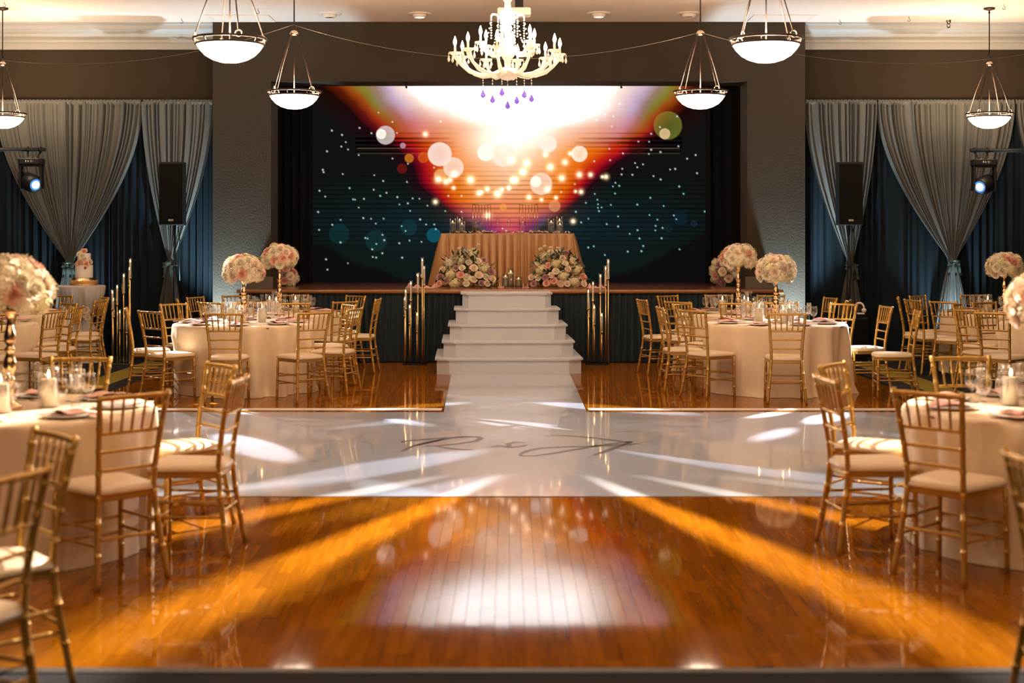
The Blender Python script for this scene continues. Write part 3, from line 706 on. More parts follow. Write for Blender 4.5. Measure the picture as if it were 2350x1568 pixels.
def candle_proto(dia, h, cyl_h, cyl_r, label='', loc=(0, 0, 0), hurricane=False):
    t = thing('pillar_candle', label, 'candle', loc)
    m = MB(); r = dia / 2; m.lathe([(.001, .006), (r, .006), (r, h - .004), (r - .004, h), (r * .5, h - .004), (.001, h - .006)], 20); m.obj('wax', 'wax', t)
    MB().tube([(0, 0, h - .006), (.001, 0, h + .008)], .0012, 5).obj('wick', 'black', t)
    MB().lathe([(.001, h + .004), (.006, h + .010), (.0075, h + .018), (.005, h + .032), (.0005, h + .048)], 10).obj('flame', 'flame', t)
    if hurricane:
        p = [(.001, .001), (cyl_r, .0), (cyl_r * 1.02, .03), (cyl_r * 1.15, cyl_h * .35), (cyl_r * .95, cyl_h * .65), (cyl_r * .62, cyl_h * .83), (cyl_r * .95, cyl_h), (cyl_r * .93, cyl_h), (cyl_r * .60, cyl_h * .83)]
    else: p = [(.001, .001), (cyl_r, 0), (cyl_r, cyl_h), (cyl_r - .003, cyl_h), (cyl_r - .003, .004)]
    MB().lathe(p, 24).obj('glass_cylinder', 'glass', t)
    return t

# flowers
def rose_mesh(seed, name, mtl):
    r = random.Random(seed); m = MB()
    for lay, (n, rad, h, op) in enumerate(((3, .18, .62, .15), (4, .34, .60, .35), (5, .55, .50, .62), (6, .80, .36, 1.0), (6, .95, .22, 1.25))):
        for i in range(n):
            a0 = 2 * pi * (i + .5 * (lay % 2)) / n + r.uniform(-.15, .15); wd = 2.3 * pi / n * .62
            def fn(u, v, a0=a0, wd=wd, rad=rad, h=h, op=op):
                a = a0 + (u - .5) * 2 * wd * (.55 + .45 * sin(pi * min(1, v * .9 + .1))); rr = .12 + (rad - .12) * (v ** .7) * (1 + .12 * op * v * v)
                z = -.25 + (h + .28) * v - .20 * op * max(0, v - .75) * 4 * .25 * (1 - .2 * abs(2 * u - 1)) - .06 * (2 * u - 1) ** 2 * v
                return (rr * cos(a), rr * sin(a), z)
            m.grid(fn, 4, 4)
    m.ball((0, 0, -.1), .42, 8, 5)
    return m.mesh(name, mtl)
def hydrangea_mesh(seed, name, mtl):
    r = random.Random(seed); m = MB(); m.ball((0, 0, 0), .72, 10, 7)
    N = 85
    for i in range(N):
        z = 1 - 1.75 * (i + .5) / N; a = i * 2.39996; q = math.sqrt(max(0, 1 - z * z)); d = np.array([q * cos(a), q * sin(a), z])
        up = np.array([0, 0, 1.]) if abs(z) < .9 else np.array([1., 0, 0]); e1 = np.cross(up, d); e1 /= np.linalg.norm(e1); e2 = np.cross(d, e1)
        c = d * r.uniform(.80, 1.08); tw = r.uniform(0, pi); s = r.uniform(.20, .28); d = d + np.array([r.gauss(0, .3), r.gauss(0, .3), r.gauss(0, .3)]); d /= np.linalg.norm(d); e1 = np.cross(up, d); e1 /= np.linalg.norm(e1); e2 = np.cross(d, e1); v = [tuple(c)]; f = []
        for k in range(4):
            b = tw + k * pi / 2
            for da, rr, up_ in ((-.55, .62, .03), (0, 1.0, .0), (.55, .62, .03)):
                p = c + s * rr * (cos(b + da) * e1 + sin(b + da) * e2) + d * up_; v.append(tuple(p))
            f.append((0, 1 + 3 * k, 2 + 3 * k, 3 + 3 * k))
        m.add(v, f, False)
    return m.mesh(name, mtl)
ROSE = {c: rose_mesh(11 + i, 'rose', 'petal_' + c) for i, c in enumerate(('cream', 'ivory', 'pink', 'mauve'))}
HYD = [hydrangea_mesh(i, 'hydrangea', mm) for i, mm in enumerate(('hydrangea_mat', 'hydrangea_white'))]
def leaf_mesh():
    m = MB(); m.grid(lambda u, v: ((u - .5) * .055 * sin(pi * (v * .92 + .05)) , v * .14, .02 * sin(pi * v) - .012 * abs(2 * u - 1)), 4, 6); return m.mesh('leaf', 'leaf')
LEAF = leaf_mesh()
from mathutils import Vector
def bloom(parent, me, name, p, nrm, r, spin=0):
    q = Vector(nrm).to_track_quat('Z', 'Y').to_euler()
    return put(name, me, parent, p, q, r)
def flower_dome(t, c, rad, sq, n, seed, rose_share=.58, pal=('pink', 'ivory', 'cream', 'cream', 'ivory', 'cream'), low=-.5, hr=.068, rr=.062):
    r = random.Random(seed)
    for i in range(n):
        z = 1 - (1 - low) * (i + .5) / n; a = i * 2.39996 + seed; q = math.sqrt(max(0, 1 - z * z)); d = (q * cos(a), q * sin(a), z * sq)
        is_rose = r.random() < rose_share; k = r.uniform(.95, 1.06); R_ = (rr if is_rose else hr) * r.uniform(.9, 1.12)
        off = rad - R_ * .45; p = (c[0] + d[0] * off * k, c[1] + d[1] * off * k, c[2] + d[2] * off * k)
        if is_rose: bloom(t, ROSE[r.choice(pal)], 'rose', tuple(p[j] + d[j] * .02 for j in range(3)), d, R_)
        else: bloom(t, HYD[r.random() < .7], 'hydrangea', p, d, R_)
def vase_mesh():
    P = [(.001, 0), (.062, 0), (.064, .012), (.045, .022), (.022, .035), (.018, .06), (.026, .085), (.030, .10), (.020, .118), (.026, .128), (.026, .142), (.018, .152), (.030, .175), (.036, .205), (.030, .235), (.018, .262),
         (.028, .272), (.028, .284), (.016, .296), (.030, .318), (.032, .345), (.020, .385), (.015, .42), (.030, .45), (.055, .462), (.02, .466)]
    return MB().lathe(P, 20).mesh('vase', 'rose_gold')
VASE = vase_mesh()
def centerpiece(x, y, seed, label, h=1.0):
    t = thing('flower_centerpiece', label, 'flowers', (x, y, TH + .005), 0, 'tall floral centerpieces')
    put('vase', VASE, t, sc=(1, 1, h)); flower_dome(t, (0, 0, .465 * h + .10), .205, .80, 44, seed)
    return t

TABLES = {   # key: (x, y, phrase)
    'A': (-2.92, 15.83, 'middle-row table left of the stairs'), 'B': (2.94, 15.83, 'middle-row table right of the stairs'),
    'C': (-2.88, 18.05, 'stage-front table left of the stairs'), 'D': (2.88, 18.05, 'stage-front table right of the stairs'),
    'E': (-6.28, 17.85, 'back table beside the cake'), 'G': (6.22, 18.05, 'back table by the right drapes'),
    'H': (-6.0, 15.83, 'middle-row table at the left edge'), 'I': (6.20, 15.83, 'middle-row table at the right edge'),
    'J': (-2.70, 7.78, 'foreground table at left'), 'K': (2.95, 7.85, 'foreground table at right')}
def side_of(key, x, y):
    tx, ty, _ = TABLES[key]; a = math.degrees(atan2(y - ty, x - tx))
    if tx > 0: a = math.degrees(atan2(y - ty, tx - x))      # mirrored: 0 = towards the aisle
    names = [(-180, 'outer side'), (-135, 'front outer corner'), (-90, 'front side'), (-45, 'front aisle corner'), (0, 'aisle side'), (45, 'stage aisle corner'), (90, 'stage side'), (135, 'stage outer corner'), (180, 'outer side')]
    return min(names, key=lambda n: abs(n[0] - a))[1]
SEATS = {  # the point between each chair's rear feet
    'A': [(-2.87, 14.48), (-1.99, 14.66), (-1.66, 15.45), (-1.86, 16.42), (-3.08, 17.0), (-3.86, 16.62), (-4.06, 15.55), (-3.70, 14.88)],
    'B': [(2.80, 14.48), (1.93, 15.05), (1.66, 15.72), (2.05, 16.62), (3.22, 17.0), (3.78, 16.58), (4.16, 15.95), (4.26, 15.02)],
    'C': [(-2.52, 16.82), (-3.52, 17.0), (-4.03, 17.75), (-4.0, 18.5), (-3.6, 19.02), (-2.88, 19.25), (-2.03, 18.98), (-1.66, 17.95), (-1.98, 17.22)],
    'D': [(1.65, 17.75), (2.12, 19.0), (2.82, 19.25), (3.45, 19.08), (4.06, 18.32), (4.13, 17.55), (2.05, 17.2), (2.66, 16.82)],
    'E': [(-4.98, 17.5), (-5.95, 19.05), (-5.2, 18.45)],
    'G': [(4.99, 18.4), (4.98, 17.72), (5.40, 18.98), (5.20, 17.2), (6.25, 19.3), (6.36, 16.8)],
    'H': [(-5.13, 16.72), (-4.83, 15.85), (-4.72, 14.92), (-5.12, 14.35)],
    'I': [(4.86, 15.25), (4.92, 14.62), (5.22, 16.45), (5.62, 16.98)],
    'J': [(-1.82, 6.93), (-1.50, 7.72), (-1.76, 8.52), (-2.69, 8.98)],
    'K': [(2.06, 7.02), (1.74, 7.74), (2.04, 8.50), (2.86, 9.05)]}
for key, seats in SEATS.items():
    tx, ty, _ = TABLES[key]
    for i, (x, y) in enumerate(seats):
        d = hypot(x - tx, y - ty)
        if d < 1.24: seats[i] = (tx + (x - tx) / d * 1.24, ty + (y - ty) / d * 1.24)
def inview(x, y, z, mg=30):
    u = VX + x * F / y; v = VY + (CH - z) * F / y; return -mg < u < 2350 + mg and -mg < v < 1568 + mg
cand0 = candle_proto(.085, .155, .225, .056, 'c'); cand_used = [False]
hur0 = candle_proto(.075, .15, .27, .062, 'c', hurricane=True); hur_used = [False]
def place_proto(p, used, loc, label, group, rz=0):
    if not used[0]: used[0] = True; p.location = loc; p['label'] = label; p['group'] = group; return p
    return dup(p, loc, rz, label, group)
for ti, (key, (tx, ty, ph)) in enumerate(TABLES.items()):
    r = random.Random(100 + ti)
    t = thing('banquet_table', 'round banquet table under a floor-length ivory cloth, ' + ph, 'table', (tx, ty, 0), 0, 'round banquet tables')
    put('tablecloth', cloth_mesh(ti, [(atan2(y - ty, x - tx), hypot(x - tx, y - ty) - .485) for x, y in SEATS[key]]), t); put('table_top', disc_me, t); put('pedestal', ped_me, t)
    if key not in 'EHI':
        centerpiece(tx, ty, ti * 3 + 1, 'gold vase with cream and pink flower dome, ' + ph, {'C': 1.24, 'D': 1.24, 'J': 1.15, 'K': 1.0}.get(key, 1.0))
    zt_ = TH + .006; off = r.uniform(0, .5)
    for i in range(8):
        a = i * pi / 4 + off; ca, sa = cos(a), sin(a)
        for kind, me, rad, da, lab, cat, grp in (('plate', plate_me, .57, 0, 'white dinner plate', 'plate', 'plates on the '), ('napkin', napkins[i % 3], .57, 0, 'blush folded napkin', 'napkin', 'napkins on the '),
                                                  ('water_goblet', goblet_me, .41, .13, 'clear water goblet', 'glass', 'goblets on the '), ('champagne_flute', flute_me, .385, -.09, 'slim champagne flute', 'glass', 'flutes on the '),
                                                  ('wine_glass', wine_me, .34, .30, 'small wine glass', 'glass', 'wine glasses on the ')):
            if kind == 'wine_glass' and i % 2: continue
            x, y = tx + rad * cos(a + da), ty + rad * sin(a + da)
            if not inview(x, y, TH, 60): continue
            o = put(kind, me, None, (x, y, zt_ + (.001 if kind == 'napkin' else 0)), (0, 0, a + pi / 2 + (r.uniform(-.15, .15))))
            tag(o, '%s, %s, %s' % (lab, side_of(key, tx + cos(a), ty + sin(a)), ph), cat, grp + ph)
    for i in range(3):
        a = off + .35 + i * 2.1 + r.uniform(-.2, .2); x, y = tx + .2 * cos(a), ty + .2 * sin(a)
        if not inview(x, y, TH, 60): continue
        if i == 2 and key in 'ABCDG': place_proto(hur0, hur_used, (x, y, zt_), 'lit candle in waisted glass hurricane vase, ' + ph, 'hurricane candles')
        else: place_proto(cand0, cand_used, (x, y, zt_), 'lit pillar candle in glass cylinder %s the vase, %s' % (('behind' if sin(a) > .5 else 'in front of') if abs(cos(a)) < .75 else ('right of' if cos(a) > 0 else 'left of'), ph), 'pillar candles on the ' + ph)

seen_lab = {}
for key, seats in SEATS.items():
    tx, ty, ph = TABLES[key]
    for i, (x, y) in enumerate(seats):
        fx, fy = tx - x, ty - y; d = hypot(fx, fy); fx /= d; fy /= d
        if key == 'B' and i == 7: fx, fy = -1, .12
        if key == 'E' and i == 0: fx, fy = -1, .10
        if key == 'H' and i == 2: fx, fy = -1, .3
        s = side_of(key, x, y); lab = 'gold chiavari chair, %s, %s' % (s, ph)
        if lab in seen_lab: seen_lab[lab] += 1; lab = '%s gold chiavari chair, %s, %s' % ('second' if seen_lab[lab] == 2 else 'third', s, ph)
        else: seen_lab[lab] = 1
        place_chair(x, y, fx, fy, lab, 'chairs around the ' + ph)
place_chair(-1.75, 5.50, -.75, -.66, 'blurred gold chiavari chair in the lower left corner, farther of two', 'chairs at the lower corners')
place_chair(-1.58, 4.53, -.94, .34, 'blurred gold chiavari chair in the lower left corner, nearest to the camera', 'chairs at the lower corners')
place_chair(1.775, 4.89, 1, .06, 'blurred gold chiavari chair cut off at the lower right edge', 'chairs at the lower corners')

# ------------------------------------------------------------------ head table on the stage
def head_table():
    x0, x1, y0, y1, H = -.985, .945, 20.85, 21.55, STZ + .765
    t = thing('head_table', 'rectangular head table under a pleated champagne satin cloth on the stage', 'table', ((x0 + x1) / 2, (y0 + y1) / 2, STZ))
    hx, hy, h = (x1 - x0) / 2, (y1 - y0) / 2, .765
    P = [(-hx, hy), (-hx, -hy), (hx, -hy), (hx, hy)]
    r = random.Random(5); L = [2 * hy, 2 * hx, 2 * hy, 2 * hx]; tot = sum(L)
    def pt(s):
        s %= tot
        for i in range(4):
            if s <= L[i]:
                a, b = P[i], P[(i + 1) % 4]; k = s / L[i]; return a[0] + (b[0] - a[0]) * k, a[1] + (b[1] - a[1]) * k
            s -= L[i]
        return P[0]
    n = 46
    def fn(u, v):
        x, y = pt(u * tot * .99999); d = (abs(x / hx) ** 8 + abs(y / hy) ** 8) ** (1 / 8)
        g = v ** .4; q_ = abs(sin(pi * n * u + .9 * sin(2 * pi * 3 * u))) ** .55; k = 1.5 * q_ - 1.0 + .3 * sin(2 * pi * 11 * u + 2)
        e = .09 * v + (.006 + .065 * g) * k
        l = hypot(x / hx, y / hy); ox, oy = (x / hx if abs(x) > hx * .985 else 0), (y / hy if abs(y) > hy * .97 else 0)
        if not ox and not oy: oy = -1
        return (x + ox * (e + .06 * v) + .012 * g * cos(2 * pi * n * u), y + oy * e, h - .004 - (h - .012) * v)
    MB().grid(fn, 640, 14).obj('tablecloth', 'satin', t)
    MB().box(-hx, hx, -hy, hy, h - .02, h).obj('table_top', 'satin', t)
head_table()
HT = STZ + .766
def glass_on(me, name, px, Y, label, z, grp): tag(put(name, me, None, ((px - VX) * Y / F, Y, z)), label, 'glass', grp)
glass_on(flute_me, 'champagne_flute', 1142, 21.1, 'left one of the two toasting flutes centred on the head table', HT, 'toasting flutes')
glass_on(flute_me, 'champagne_flute', 1168, 21.1, 'right one of the two toasting flutes centred on the head table', HT, 'toasting flutes')
glass_on(goblet_me, 'water_goblet', 1093, 21.05, 'water goblet in front of the left gold lantern on the head table', HT, 'head table goblets')
glass_on(wine_me, 'wine_glass', 1103, 21.2, 'wine glass beside the left goblet on the head table', HT, 'head table goblets')
glass_on(goblet_me, 'water_goblet', 1199, 21.05, 'water goblet in front of the right gold lantern on the head table', HT, 'head table goblets')
def float_candle(x, y, z, h, r, label, grp):
    t = thing('floating_candle', label, 'candle', (x, y, z), 0, grp)
    MB().lathe([(.001, .001), (r, 0), (r, h), (r - .003, h), (r - .003, .006)], 20).obj('glass_cylinder', 'glass', t)
    MB().lathe([(.001, .008), (r - .004, .008), (r - .004, h * .66), (.001, h * .66)], 20).obj('water', 'water', t)
    MB().lathe([(.001, h * .64), (r * .6, h * .65), (r * .82, h * .70), (r * .82, h * .76), (.001, h * .765)], 18).obj('wax', 'wax', t)
    MB().lathe([(.001, h * .77), (.006, h * .79), (.004, h * .83), (.0005, h * .87)], 8).obj('flame', 'flame', t)
for px, Y, h, lab in ((1039, 21.0, .215, 'front glass cylinder, leftmost, with floating candle on the head table'), (1055, 21.22, .25, 'tallest glass cylinder with floating candle at the left end of the head table'), (1060, 21.0, .175, 'shortest glass cylinder with floating candle at the left end of the head table'),
                      (1265, 21.0, .215, 'front glass cylinder with floating candle at the right end of the head table'), (1284, 21.22, .25, 'tallest glass cylinder with floating candle at the right end of the head table'), (1285, 20.98, .17, 'shortest glass cylinder with floating candle at the right end of the head table')):
    float_candle((px - VX) * Y / F, Y, HT, h, .046, lab, 'floating candles on the head table')
for px, h, Y, lab in ((1160, .20, 20.2, 'left glass cylinder with floating candle on the stage edge'), (1172, .27, 20.36, 'tallest of three glass cylinders with floating candle on the stage edge'), (1190, .16, 20.22, 'right shortest glass cylinder with floating candle on the stage edge')):
    float_candle((px - VX) * Y / F, Y, STZ + .001, h, .048, lab, 'floating candles on the stage')
for px, s in ((1106, 'left'), (1213, 'right')):
    Y = 21.38; t = thing('bar_lantern', 'tall open gold lantern of vertical bars at the %s of the head table' % s, 'lantern', ((px - VX) * Y / F, Y, HT), 0, 'gold bar lanterns')
    wd, dp, h = .135, .10, .43
    m = MB()
    for z in (.006, h):
        for a, b in (((-wd, -dp), (wd, -dp)), ((wd, -dp), (wd, dp)), ((wd, dp), (-wd, dp)), ((-wd, dp), (-wd, -dp))): m.tube([(a[0], a[1], z), (b[0], b[1], z)], .005, 6)
    m.obj('frame', 'gold', t)
    for yy in (-dp, dp):
        for i in range(7):
            x = -wd + 2 * wd * i / 6; MB().tube([(x, yy, .006), (x, yy, h)], .0042, 6).obj('bar', 'gold', t)
# scattered petals and napkins on the head table
r = random.Random(9)
for i in range(26):
    x = r.uniform(-.93, .89); m = MB(); a = r.uniform(0, 6)
    m.grid(lambda u, v: ((u - .5) * .045, (v - .5) * .05, .004 + .022 * (u - .5) ** 2 * 4 + .012 * v), 3, 3)
    tag(m.obj('rose_petal', 'petal_ivory' if i % 3 else 'blush', None, loc=(x, 20.87 + r.uniform(0, .1), HT), rot=(0, 0, a)), 'pale pink rose petal scattered along the front edge of the head table', 'petal', 'petals on the head table')
for px in (1118, 1226):
    Y = 21.0; m = MB(); m.grid(lambda u, v: ((u - .5) * .16, (v - .5) * .14, .02 + .02 * sin(8 * u) * sin(7 * v) + .012 * sin(5 * v)), 8, 8)
    tag(m.obj('napkin', 'blush', None, loc=((px - VX) * Y / F, Y, HT)), 'crumpled blush napkin on the head table near the %s lantern' % ('left' if px < 1168 else 'right'), 'napkin', 'napkins on the head table')
# the two floor arrangements at the foot of the head table
def arrangement(px0, px1, py_top, label, seed, n=46, Y=20.18):
    r = random.Random(seed); cx = ((px0 + px1) / 2 - VX) * Y / F; W = (px1 - px0) * Y / F / 2; H = (658 - py_top) * Y / F
    t = thing('floral_arrangement', label, 'flowers', (cx, Y, STZ), 0, 'floral arrangements on the stage floor')
    m = MB()
    for i in range(320):
        a = r.uniform(0, pi); rr = r.uniform(.3, 1.02); x = cos(a) * W * rr; z = max(.02, sin(a) * H * rr * .95); y = r.uniform(-.10, .16); b = r.uniform(0, 6); el = r.uniform(-.4, 1.1); s = r.uniform(.7, 1.2)
        d = np.array([cos(b) * cos(el), sin(b) * cos(el) * .7, sin(el)]); d /= np.linalg.norm(d); sd = np.cross(d, [0, 0, 1.]); sd /= (np.linalg.norm(sd) or 1)
        p = np.array([x, y, z]); L_ = .12 * s; v = [p, p + d * L_ * .5 + sd * .028 * s, p + d * L_, p + d * L_ * .5 - sd * .028 * s]
        v = [(q[0], q[1], max(.004, q[2])) for q in v]
        m.add(v, [(0, 1, 2, 3)], False)
    o = m.obj('foliage', 'leaf', t); o['kind'] = 'stuff'
    pts = []
    tries = 0
    while len(pts) < n and tries < 4000:
        tries += 1
        a = r.uniform(.0, pi); rr = math.sqrt(r.random()); x = cos(a) * W * .9 * rr; z = sin(a) * H * .86 * rr + .05
        R_ = r.choice((.045, .05, .055, .075, .08)); y = -.13 + .22 * rr ** 2 * (z / H) + r.uniform(-.02, .02)
        if all(hypot(x - q[0], z - q[1]) > (R_ + q[2]) * .86 for q in pts): pts.append((x, z, R_, y))
    for x, z, R_, y in pts:
        z = max(z, R_ * .8); d = (x * .9, -.55, .25 + z * .6)
        if R_ > .06: bloom(t, HYD[r.random() < .25], 'hydrangea', (x, y, z), d, R_)
        else: bloom(t, ROSE[r.choice(('ivory', 'cream', 'cream', 'pink', 'mauve', 'ivory'))], 'rose', (x, y, z), d, R_ * 1.05)
    for k in range(5):
        x = r.uniform(-.6, .6) * W; z = H * r.uniform(.95, 1.16); m = MB(); m.tube([(x * .8, 0, H * .4), (x * .95, -.01, z * .8), (x, -.02, z)], .003, 5); s_ = m.obj('stem', 'leaf', t)
        bloom(s_, ROSE['cream'], 'bud', (x, -.02, z), (x, -.5, .8), .024)
arrangement(1000, 1140, 572, 'cream and blush flower arrangement on the stage floor, left of the small candles', 21)
arrangement(1212, 1348, 570, 'cream and blush flower arrangement on the stage floor, right of the small candles', 33)
for px, py, rad, Y, lab, sd in ((1672, 622, .25, 20.95, 'large dusky pink flower mound on the stage floor beside the right pillar', 5), (652, 634, .18, 20.9, 'small dusky pink flower mound on the stage floor beside the left pillar', 8)):
    t = thing('flower_mound', lab, 'flowers', ((px - VX) * Y / F, Y, STZ), 0, 'flower mounds beside the pillars')
    MB().lathe([(.001, .002), (rad * .45, .002), (rad * .5, .08), (.001, .09)], 16).obj('base', 'leaf', t)
    flower_dome(t, (0, 0, rad * .8), rad, .95, 34 if rad > .2 else 22, sd, .62, ('pink', 'mauve', 'ivory', 'pink'), -.75, .075, .062)
# loose fabric along the stage edge
def swag(px0, px1, label, seed):
    Y = 19.86; r = random.Random(seed); x0, x1 = (px0 - VX) * Y / F, (px1 - VX) * Y / F; ph = [r.uniform(0, 6) for _ in range(4)]
    def fn(u, v):
        a = pi * v; w_ = .045 + .02 * sin(7 * u + ph[0]); e = min(1, 8 * u, 8 * (1 - u))
        return (x0 + (x1 - x0) * u, Y - w_ * e * cos(a) * 1.6 + .03 * sin(9 * u + ph[1]), STZ + .004 + (w_ * e * sin(a)) * (.8 + .5 * sin(23 * u + ph[2] + 2 * v)))
    tag(MB().grid(fn, 60, 8).obj('fabric_swag', 'blush'), label, 'fabric', 'loose fabric on the stage edge')
swag(930, 1005, 'loose blush fabric swag on the stage left of the flower arrangements', 1)
swag(1142, 1158, 'short blush fabric swag between the left arrangement and the small candles', 2)
swag(1198, 1214, 'short blush fabric swag between the small candles and the right arrangement', 3)
swag(1345, 1390, 'loose blush fabric swag on the stage right of the flower arrangements', 4)

# ------------------------------------------------------------------ taper candle clusters
def candle_cluster(tops, base_px, Y, label, glassrod):
    bx = ((base_px[0] + base_px[1]) / 2 - VX) * Y / F; bw = (base_px[1] - base_px[0]) * Y / F / 2
    t = thing('candle_stand', label, 'candle stand', (bx, Y, 0), 0, 'tall candle stands')
    MB().rbox(-bw - .03, bw + .03, -.13, .13, 0, .012, .02).obj('base_plate', 'acrylic' if glassrod else 'black_plastic', t)
    for i, (px, py) in enumerate(tops):
        y = (-.08, .07, -.05, .06, -.09, .02, .08, -.02)[i % 8]; x = (px - VX) * (Y + y) / F - bx; z = CH - (py - VY) * (Y + y) / F
        zc = z - .23
        rod = MB().tube([(x, y, .012), (x, y, zc)], .0075, 8).obj('rod', 'gold', t)
        MB().lathe([(.001, zc - .012), (.016, zc - .012), (.020, zc), (.020, zc + .012), (.001, zc + .012)], 12, (x, y, 0)).obj('cup', 'gold', rod)
        MB().tube([(x, y, zc + .012), (x, y, z - .015)], .0105, 10).obj('taper', 'wax', rod)
        MB().lathe([(.001, z - .014), (.0055, z - .006), (.004, z + .008), (.0005, z + .02)], 8, (x, y, 0)).obj('flame', 'flame', rod)
        MB().lathe([(.0215, zc), (.0215, z + .035), (.020, z + .035), (.020, zc)], 14, (x, y, 0)).obj('glass_sleeve', 'glass', rod)
candle_cluster([(969, 597), (973, 615), (959, 632), (943, 650), (931, 669), (929, 686), (940, 704), (957, 722)], (930, 974), 19.12, 'gold cluster of lit taper candles left of the white stairs', False)
candle_cluster([(1396, 600), (1390, 616), (1378, 634), (1361, 651), (1350, 669), (1351, 688), (1364, 705), (1381, 723)], (1349, 1392), 19.12, 'gold cluster of lit taper candles right of the white stairs', False)
candle_cluster([(299, 599), (297, 617), (284, 633), (269, 659), (258, 671), (260, 688), (275, 716), (291, 725)], (258, 302), 19.25, 'gold cluster of lit taper candles beside the cake table', True)

# ------------------------------------------------------------------ cake table and cake
def cake():
    X, Y = (187 - VX) * 19.5 / F, 19.5
    t = thing('cake_table', 'tall cocktail table under white tied fabric holding the wedding cake', 'table', (X, Y, 0), 0)
    H = 1.04
    P = [(.02, H), (.30, H), (.315, H - .005), (.32, H - .02), (.30, H - .12), (.24, H - .25), (.15, H - .34), (.105, H - .40), (.11, H - .44), (.17, H - .56), (.235, H - .75), (.28, H - .9), (.31, .02), (.34, .008)]
    MB().lathe(P, 120, wob=lambda a, j, r_, z: (.012 * sin(22 * a + 2 * sin(3 * a)) * (min(1, (H - z) * 4)) if z < H - .03 else 0)).obj('tablecloth', 'sheer_white', t)
    MB().lathe([(.001, H - .025), (.30, H - .025), (.30, H - .004), (.001, H - .004)], 32).obj('table_top', 'white_plastic', t)
    MB().lathe([(.05, .0), (.05, H - .03)], 12).obj('pedestal', 'black_plastic', t)
    b = thing('rose_bouquet', 'bunch of peach roses tied at the waist of the cake table', 'flowers', (X + .045, Y - .165, H - .36))
    for dx, dz, c, rr in ((-.07, .03, 'ivory', .05), (0, .055, 'ivory', .052), (.07, .03, 'ivory', .05), (-.035, -.03, 'pink', .048), (.04, -.02, 'ivory', .046), (.09, -.06, 'ivory', .044), (-.08, -.05, 'ivory', .04)):
        bloom(b, ROSE[c], 'rose', (dx, -.02, dz), (dx, -.5, dz + .15), rr)
    for k in range(7):
        a = R(200 + k * 24 + (60 if k > 3 else 0)); put('leaf', LEAF, b, (cos(a) * .05, -.005, sin(a) * .05), (R(80), 0, a - pi / 2))
    s = thing('cake_stand', 'round gold cake stand with a lattice band under the wedding cake', 'cake stand', (X + .035, Y, H + .001))
    MB().lathe([(.001, 0), (.185, 0), (.19, .01), (.185, .014), (.178, .016), (.178, .07), (.155, .076), (.15, .10), (.001, .102)], 36).obj('body', 'gold', s)
    m = MB()
    for k in range(36):
        for sgn in (-1, 1):
            a0 = 2 * pi * k / 36; pts = [(.181 * cos(a0 + sgn * q * .35), .181 * sin(a0 + sgn * q * .35), .016 + .054 * q) for q in (0, .33, .66, 1)]; m.tube(pts, .003, 4, False)
    m.obj('lattice', 'gold', s)
    c = thing('wedding_cake', 'two-tier white wedding cake with pink and cream roses', 'cake', (X + .035, Y, H + .104))
    rid = lambda a, j, r_, z: 0
    def tier(r_, z0, h, name):
        P = [(.001, z0), (r_, z0)]
        for k in range(9): P += [(r_ - .002, z0 + h * (k + .2) / 9), (r_ + .001, z0 + h * (k + .7) / 9)]
        P += [(r_ - .004, z0 + h), (.001, z0 + h)]; MB().lathe(P, 36).obj(name, 'frosting', c)
    tier(.118, 0, .17, 'bottom_tier'); tier(.088, .17, .16, 'top_tier')
    for x, y, z, cc, rr, d in ((.01, -.03, .355, 'pink', .048, (0, -.7, .7)), (-.045, -.05, .325, 'cream', .045, (-.4, -.6, .5)), (.0, -.085, .29, 'cream', .045, (0, -1, .2)), (.03, -.085, .245, 'ivory', .04, (.2, -1, .1)), (-.04, -.095, .195, 'pink', .042, (-.3, -1, .2)), (.055, -.09, .185, 'pink', .044, (.4, -1, .2)),
                                (-.085, -.06, .185, 'cream', .035, (-.8, -.6, .2)), (.10, -.04, .215, 'ivory', .034, (.9, -.4, .2)), (.005, -.105, .155, 'mauve', .022, (0, -1, 0)), (.05, -.115, .135, 'mauve', .018, (.2, -1, 0))):
        bloom(c, ROSE[cc], 'rose', (x, y, z), d, rr)
cake()

